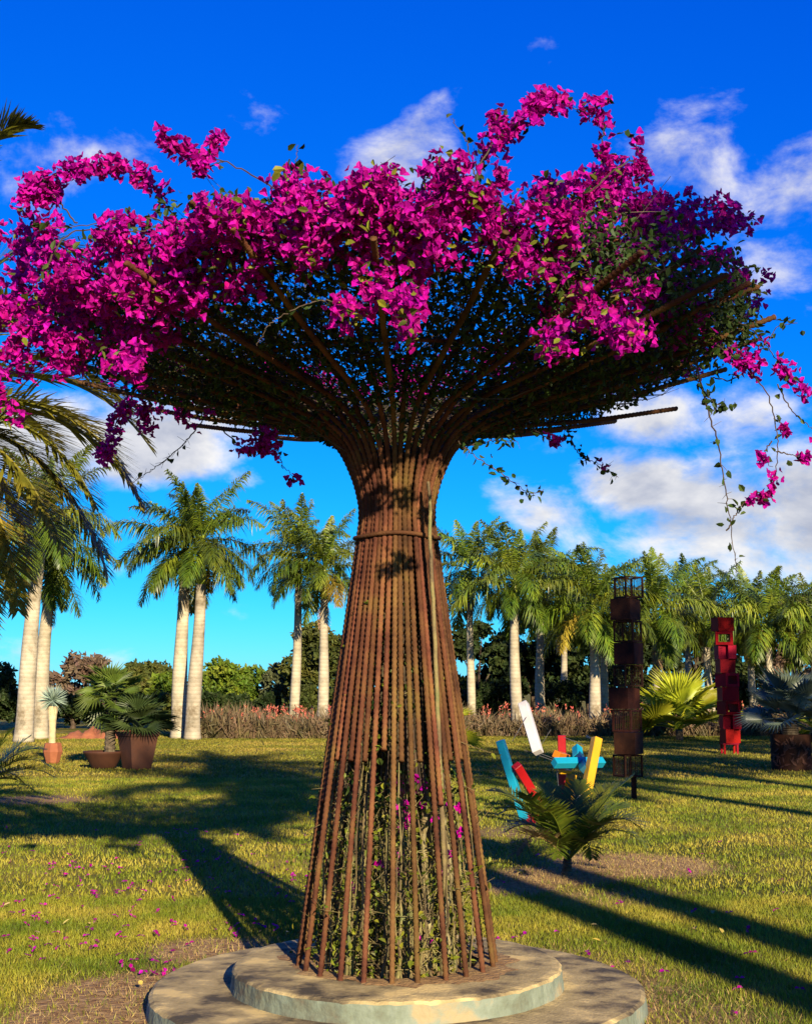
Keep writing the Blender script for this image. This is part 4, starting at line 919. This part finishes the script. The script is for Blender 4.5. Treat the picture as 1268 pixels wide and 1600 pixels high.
# ------------------------------------------------------------------ coral flower bed
def bed(x0, x1, dfront, depth, label, n, nfl):
    X0, X1 = (x0 - 634) / F_PX * dfront, (x1 - 634) / F_PX * dfront
    x = rng.uniform(X0, X1, n); y = dfront + depth * rng.random(n) ** 1.5; h = rng.gamma(9, .066, n).clip(.2, 1.15) * (1 + .22 * np.sin(x * 1.3) * np.sin(x * .37 + 1))
    b_ = np.stack([x, y, np.full(n, -.02)], 1); dr = np.stack([rng.normal(0, .42, n), rng.normal(0, .42, n), np.ones(n)], 1)
    mb = MB(); kites(mb, b_, dr, rand_dirs(n), h, rng.uniform(.04, .08, n), .2); q = b_ + dr * (h * .55)[:, None]
    kites(mb, q, rand_dirs(n) + [0, 0, .5], rand_dirs(n), h * .45, .04, .2)
    root = tag(mb.build('flower_bed', M['aloe']), label, 'flower bed', kind='stuff')
    x = rng.uniform(X0, X1, nfl); y = dfront + depth * rng.random(nfl); h = rng.uniform(.62, 1.08, nfl)
    b_ = np.stack([x, y, h], 1); mb = MB()
    for k in range(5): kites(mb, b_ + rng.normal(0, .02, (nfl, 3)) - [0, 0, .035 * k], rand_dirs(nfl) + [0, 0, .9], rand_dirs(nfl), .11, .045, .2)
    for p in b_[:nfl // 2]: tube(mb, np.array([p - [0, 0, .5], p]), .006, 3, False)
    o = mb.build('flower_spikes', M['aloe_flower'], root); o['kind'] = 'stuff'
bed(308, 720, 42.5, 3.5, 'bed of brownish aloes with coral flower spikes left of the rod tree', 9000, 210)
bed(700, 1330, 44.5, 3.0, 'bed of brownish aloes with coral flower spikes behind the sculptures', 11000, 150)
mb = MB(); tube(mb, catmull([np.array(P(x, y, 42.5)) for x, y in [(915, 1150), (930, 1158), (950, 1159), (965, 1154)]], 12), .05, 6); tag(mb.build('log', M['log']), 'thin bowed branch lying at the edge of the flower bed', 'branch')

# ------------------------------------------------------------------ background trees and shrubs
def leaf_mat(name, cols, isl=.35): return material(name, cols, .8, .6, island=isl, trans=.22, spec=.15)
FM = {'dark': leaf_mat('dark_foliage', [(.010, .020, .006), (.024, .040, .010), (.050, .062, .014)]),
      'olive': leaf_mat('olive_foliage', [(.028, .040, .010), (.06, .072, .014), (.12, .115, .022)]),
      'bright': leaf_mat('bright_foliage', [(.04, .075, .008), (.09, .14, .012), (.17, .20, .02)]),
      'brown': leaf_mat('russet_foliage', [(.07, .045, .028), (.13, .085, .055), (.16, .125, .07)]),
      'grey': leaf_mat('grey_green_foliage', [(.04, .05, .022), (.075, .085, .035), (.12, .125, .055)])}
def tree(x, d, hw, ytop, ybot, mat, label, n=5200, leaf=.30, name='broadleaf_tree', cat='tree', lobes=22, seed=0, open_=.0, group='trees beyond the lawn'):
    r_ = np.random.default_rng(seed + 900); rr = random.Random(seed)
    X = (x - 634) / F_PX * d; zt = P(x, ytop, d).z; zb = max(P(x, ybot, d).z, .05); W = hw * d / F_PX; Hc = zt - zb
    t = empty(name, (X, d, 0), label, cat, group)
    cz = zb + Hc * .5
    # limbs, each ending in a leafy lobe
    mb = MB(); C_ = []; fork = max(zb * .6, zt * .22)
    tube(mb, np.array([(0, 0, -.05), (.05, 0, fork * .5), (rr.uniform(-.1, .1), 0, fork)]), [W * .07 + .06, W * .055 + .05, W * .05 + .04], 8)
    for k in range(lobes):
        th = rr.uniform(0, 6.283); ph = math.asin(rr.uniform(-.75, 1)); q = rr.uniform(.5, .86)
        c = np.array([W * q * math.cos(th) * math.cos(ph), W * .9 * q * math.sin(th) * math.cos(ph), cz + Hc * .5 * q * math.sin(ph)]); C_.append(c)
        if k < 14: tube(mb, catmull([(0, 0, fork), c * [.4, .4, .5] + [0, 0, fork * .5], c], 7), np.linspace(W * .03 + .02, .012, 7), 4, False)
    mb.build('trunk', M['twig'], t)
    k = r_.integers(0, lobes, n); C_ = np.array(C_); lr = np.minimum(W, Hc * .62) * r_.uniform(.22, .42, lobes)
    dirs = unit(r_.normal(size=(n, 3))); rad = lr[k] * r_.uniform(.35 if not open_ else .1, 1.0, n) ** .6
    pts = C_[k] + dirs * rad[:, None] * [1, 1, .75]
    if open_: pts = pts[r_.random(n) > open_ * (.5 + .5 * np.sin(pts[:, 0] * 2.1 + pts[:, 2] * 2.7))]
    m_ = len(pts); pts[:, 2] = np.maximum(pts[:, 2], .08)
    mb = MB(); kites(mb, pts, r_.normal(size=(m_, 3)), dirs[:m_] + .8 * r_.normal(size=(m_, 3)), leaf * r_.uniform(.6, 1.25, m_), leaf * r_.uniform(.4, .8, m_), .2)
    mb.build('crown', FM[mat], t); return t
tree(-2, 50, 50, 1040, 1140, 'dark', 'dark green leafy tree left of the stout royal palm', seed=1, leaf=.24)
tree(142, 62, 55, 1012, 1125, 'brown', 'russet leaved tree behind the yucca and bowl palm', seed=2, open_=.5, n=4200)
tree(232, 76, 62, 1034, 1110, 'olive', 'flat topped olive tree far behind the square pot', seed=3)
tree(266, 62, 30, 1050, 1120, 'bright', 'small bright tree glimpsed behind the close pair of palms', seed=4, n=3000)
tree(360, 66, 56, 1028, 1120, 'bright', 'rounded bright green tree right of the close pair of palms', seed=5, n=7500, leaf=.27)
tree(436, 64, 30, 1030, 1120, 'grey', 'thin grey-green tree beside the slender leaf-shadowed palm', seed=6, open_=.6, n=2200)
tree(505, 60, 62, 962, 1125, 'olive', 'tall olive green tree behind the two palms left of the rods', seed=7, n=8000, leaf=.27, lobes=30)
tree(610, 63, 62, 965, 1125, 'olive', 'olive tree mostly hidden behind the steel rods', seed=8, n=4500)
tree(745, 62, 62, 952, 1128, 'dark', 'dark tree right behind the slender palm by the rods', seed=9, n=7500, lobes=30)
tree(830, 64, 66, 940, 1128, 'dark', 'dark spreading tree behind the bright shafted palm', seed=10, n=8000, lobes=30)
tree(915, 62, 58, 950, 1128, 'dark', 'dark tree behind the leaning pale palm', seed=11, n=7000, lobes=28)
tree(1000, 66, 58, 935, 1128, 'dark', 'dark tree behind the rusted cube tower', seed=12, n=6000, lobes=26, open_=.4)
tree(1085, 68, 60, 905, 1128, 'grey', 'thinly leaved grey tree behind the red cube tower', seed=13, n=5000, lobes=26, open_=.8)
tree(1165, 68, 60, 930, 1128, 'dark', 'dark open tree behind the palm right of the red tower', seed=14, n=5500, lobes=26, open_=.6)
tree(1238, 66, 48, 905, 1128, 'brown', 'pinkish brown tree top rising over the palms behind the planter', seed=15, n=5000, lobes=26, open_=.4)
tree(1310, 66, 48, 925, 1128, 'dark', 'dark tree beyond the rusted leaf-cut planter', seed=16, n=4000)
for k, (x, d, hw, yt, m_, lab) in enumerate([(120, 53, 40, 1085, 'dark', 'dark shrub behind the red earth mound'), (185, 52, 45, 1078, 'dark', 'dark rounded shrub behind the fan palm bowl'), (245, 52, 42, 1080, 'olive', 'olive shrub behind the square pot'),
        (335, 50, 36, 1082, 'dark', 'low dark shrub just right of the close pair of palms'), (385, 51, 40, 1084, 'dark', 'dark shrub under the rounded bright tree'), (425, 49, 26, 1082, 'dark', 'dark ball shrub left of the slender palm'),
        (478, 50, 28, 1070, 'olive', 'olive shrub between the two palms left of the rods'), (540, 50, 40, 1060, 'olive', 'olive shrub partly behind the left edge of the rods'), (720, 51, 40, 1070, 'dark', 'dark shrub by the right edge of the rods'), (775, 52, 42, 1060, 'dark', 'dark shrub left of the bright shafted palm'),
        (865, 52, 45, 1060, 'dark', 'dark shrub between the middle palms'), (960, 52, 50, 1065, 'dark', 'dark shrub behind the rusted cube tower'), (1050, 53, 45, 1060, 'dark', 'dark shrub behind the yellow fan palm'), (1140, 53, 50, 1055, 'dark', 'dark shrub behind the red cube tower'), (1230, 53, 55, 1050, 'dark', 'dark shrub behind the silver fan palm'), (55, 54, 35, 1090, 'olive', 'olive shrub between the left palm trunks and the russet tree')]):
    tree(x, d, hw, yt, 1135, m_, lab, n=2600, leaf=.20, name='shrub', cat='shrub', lobes=14, seed=30 + k, group='shrubs behind the flower bed')
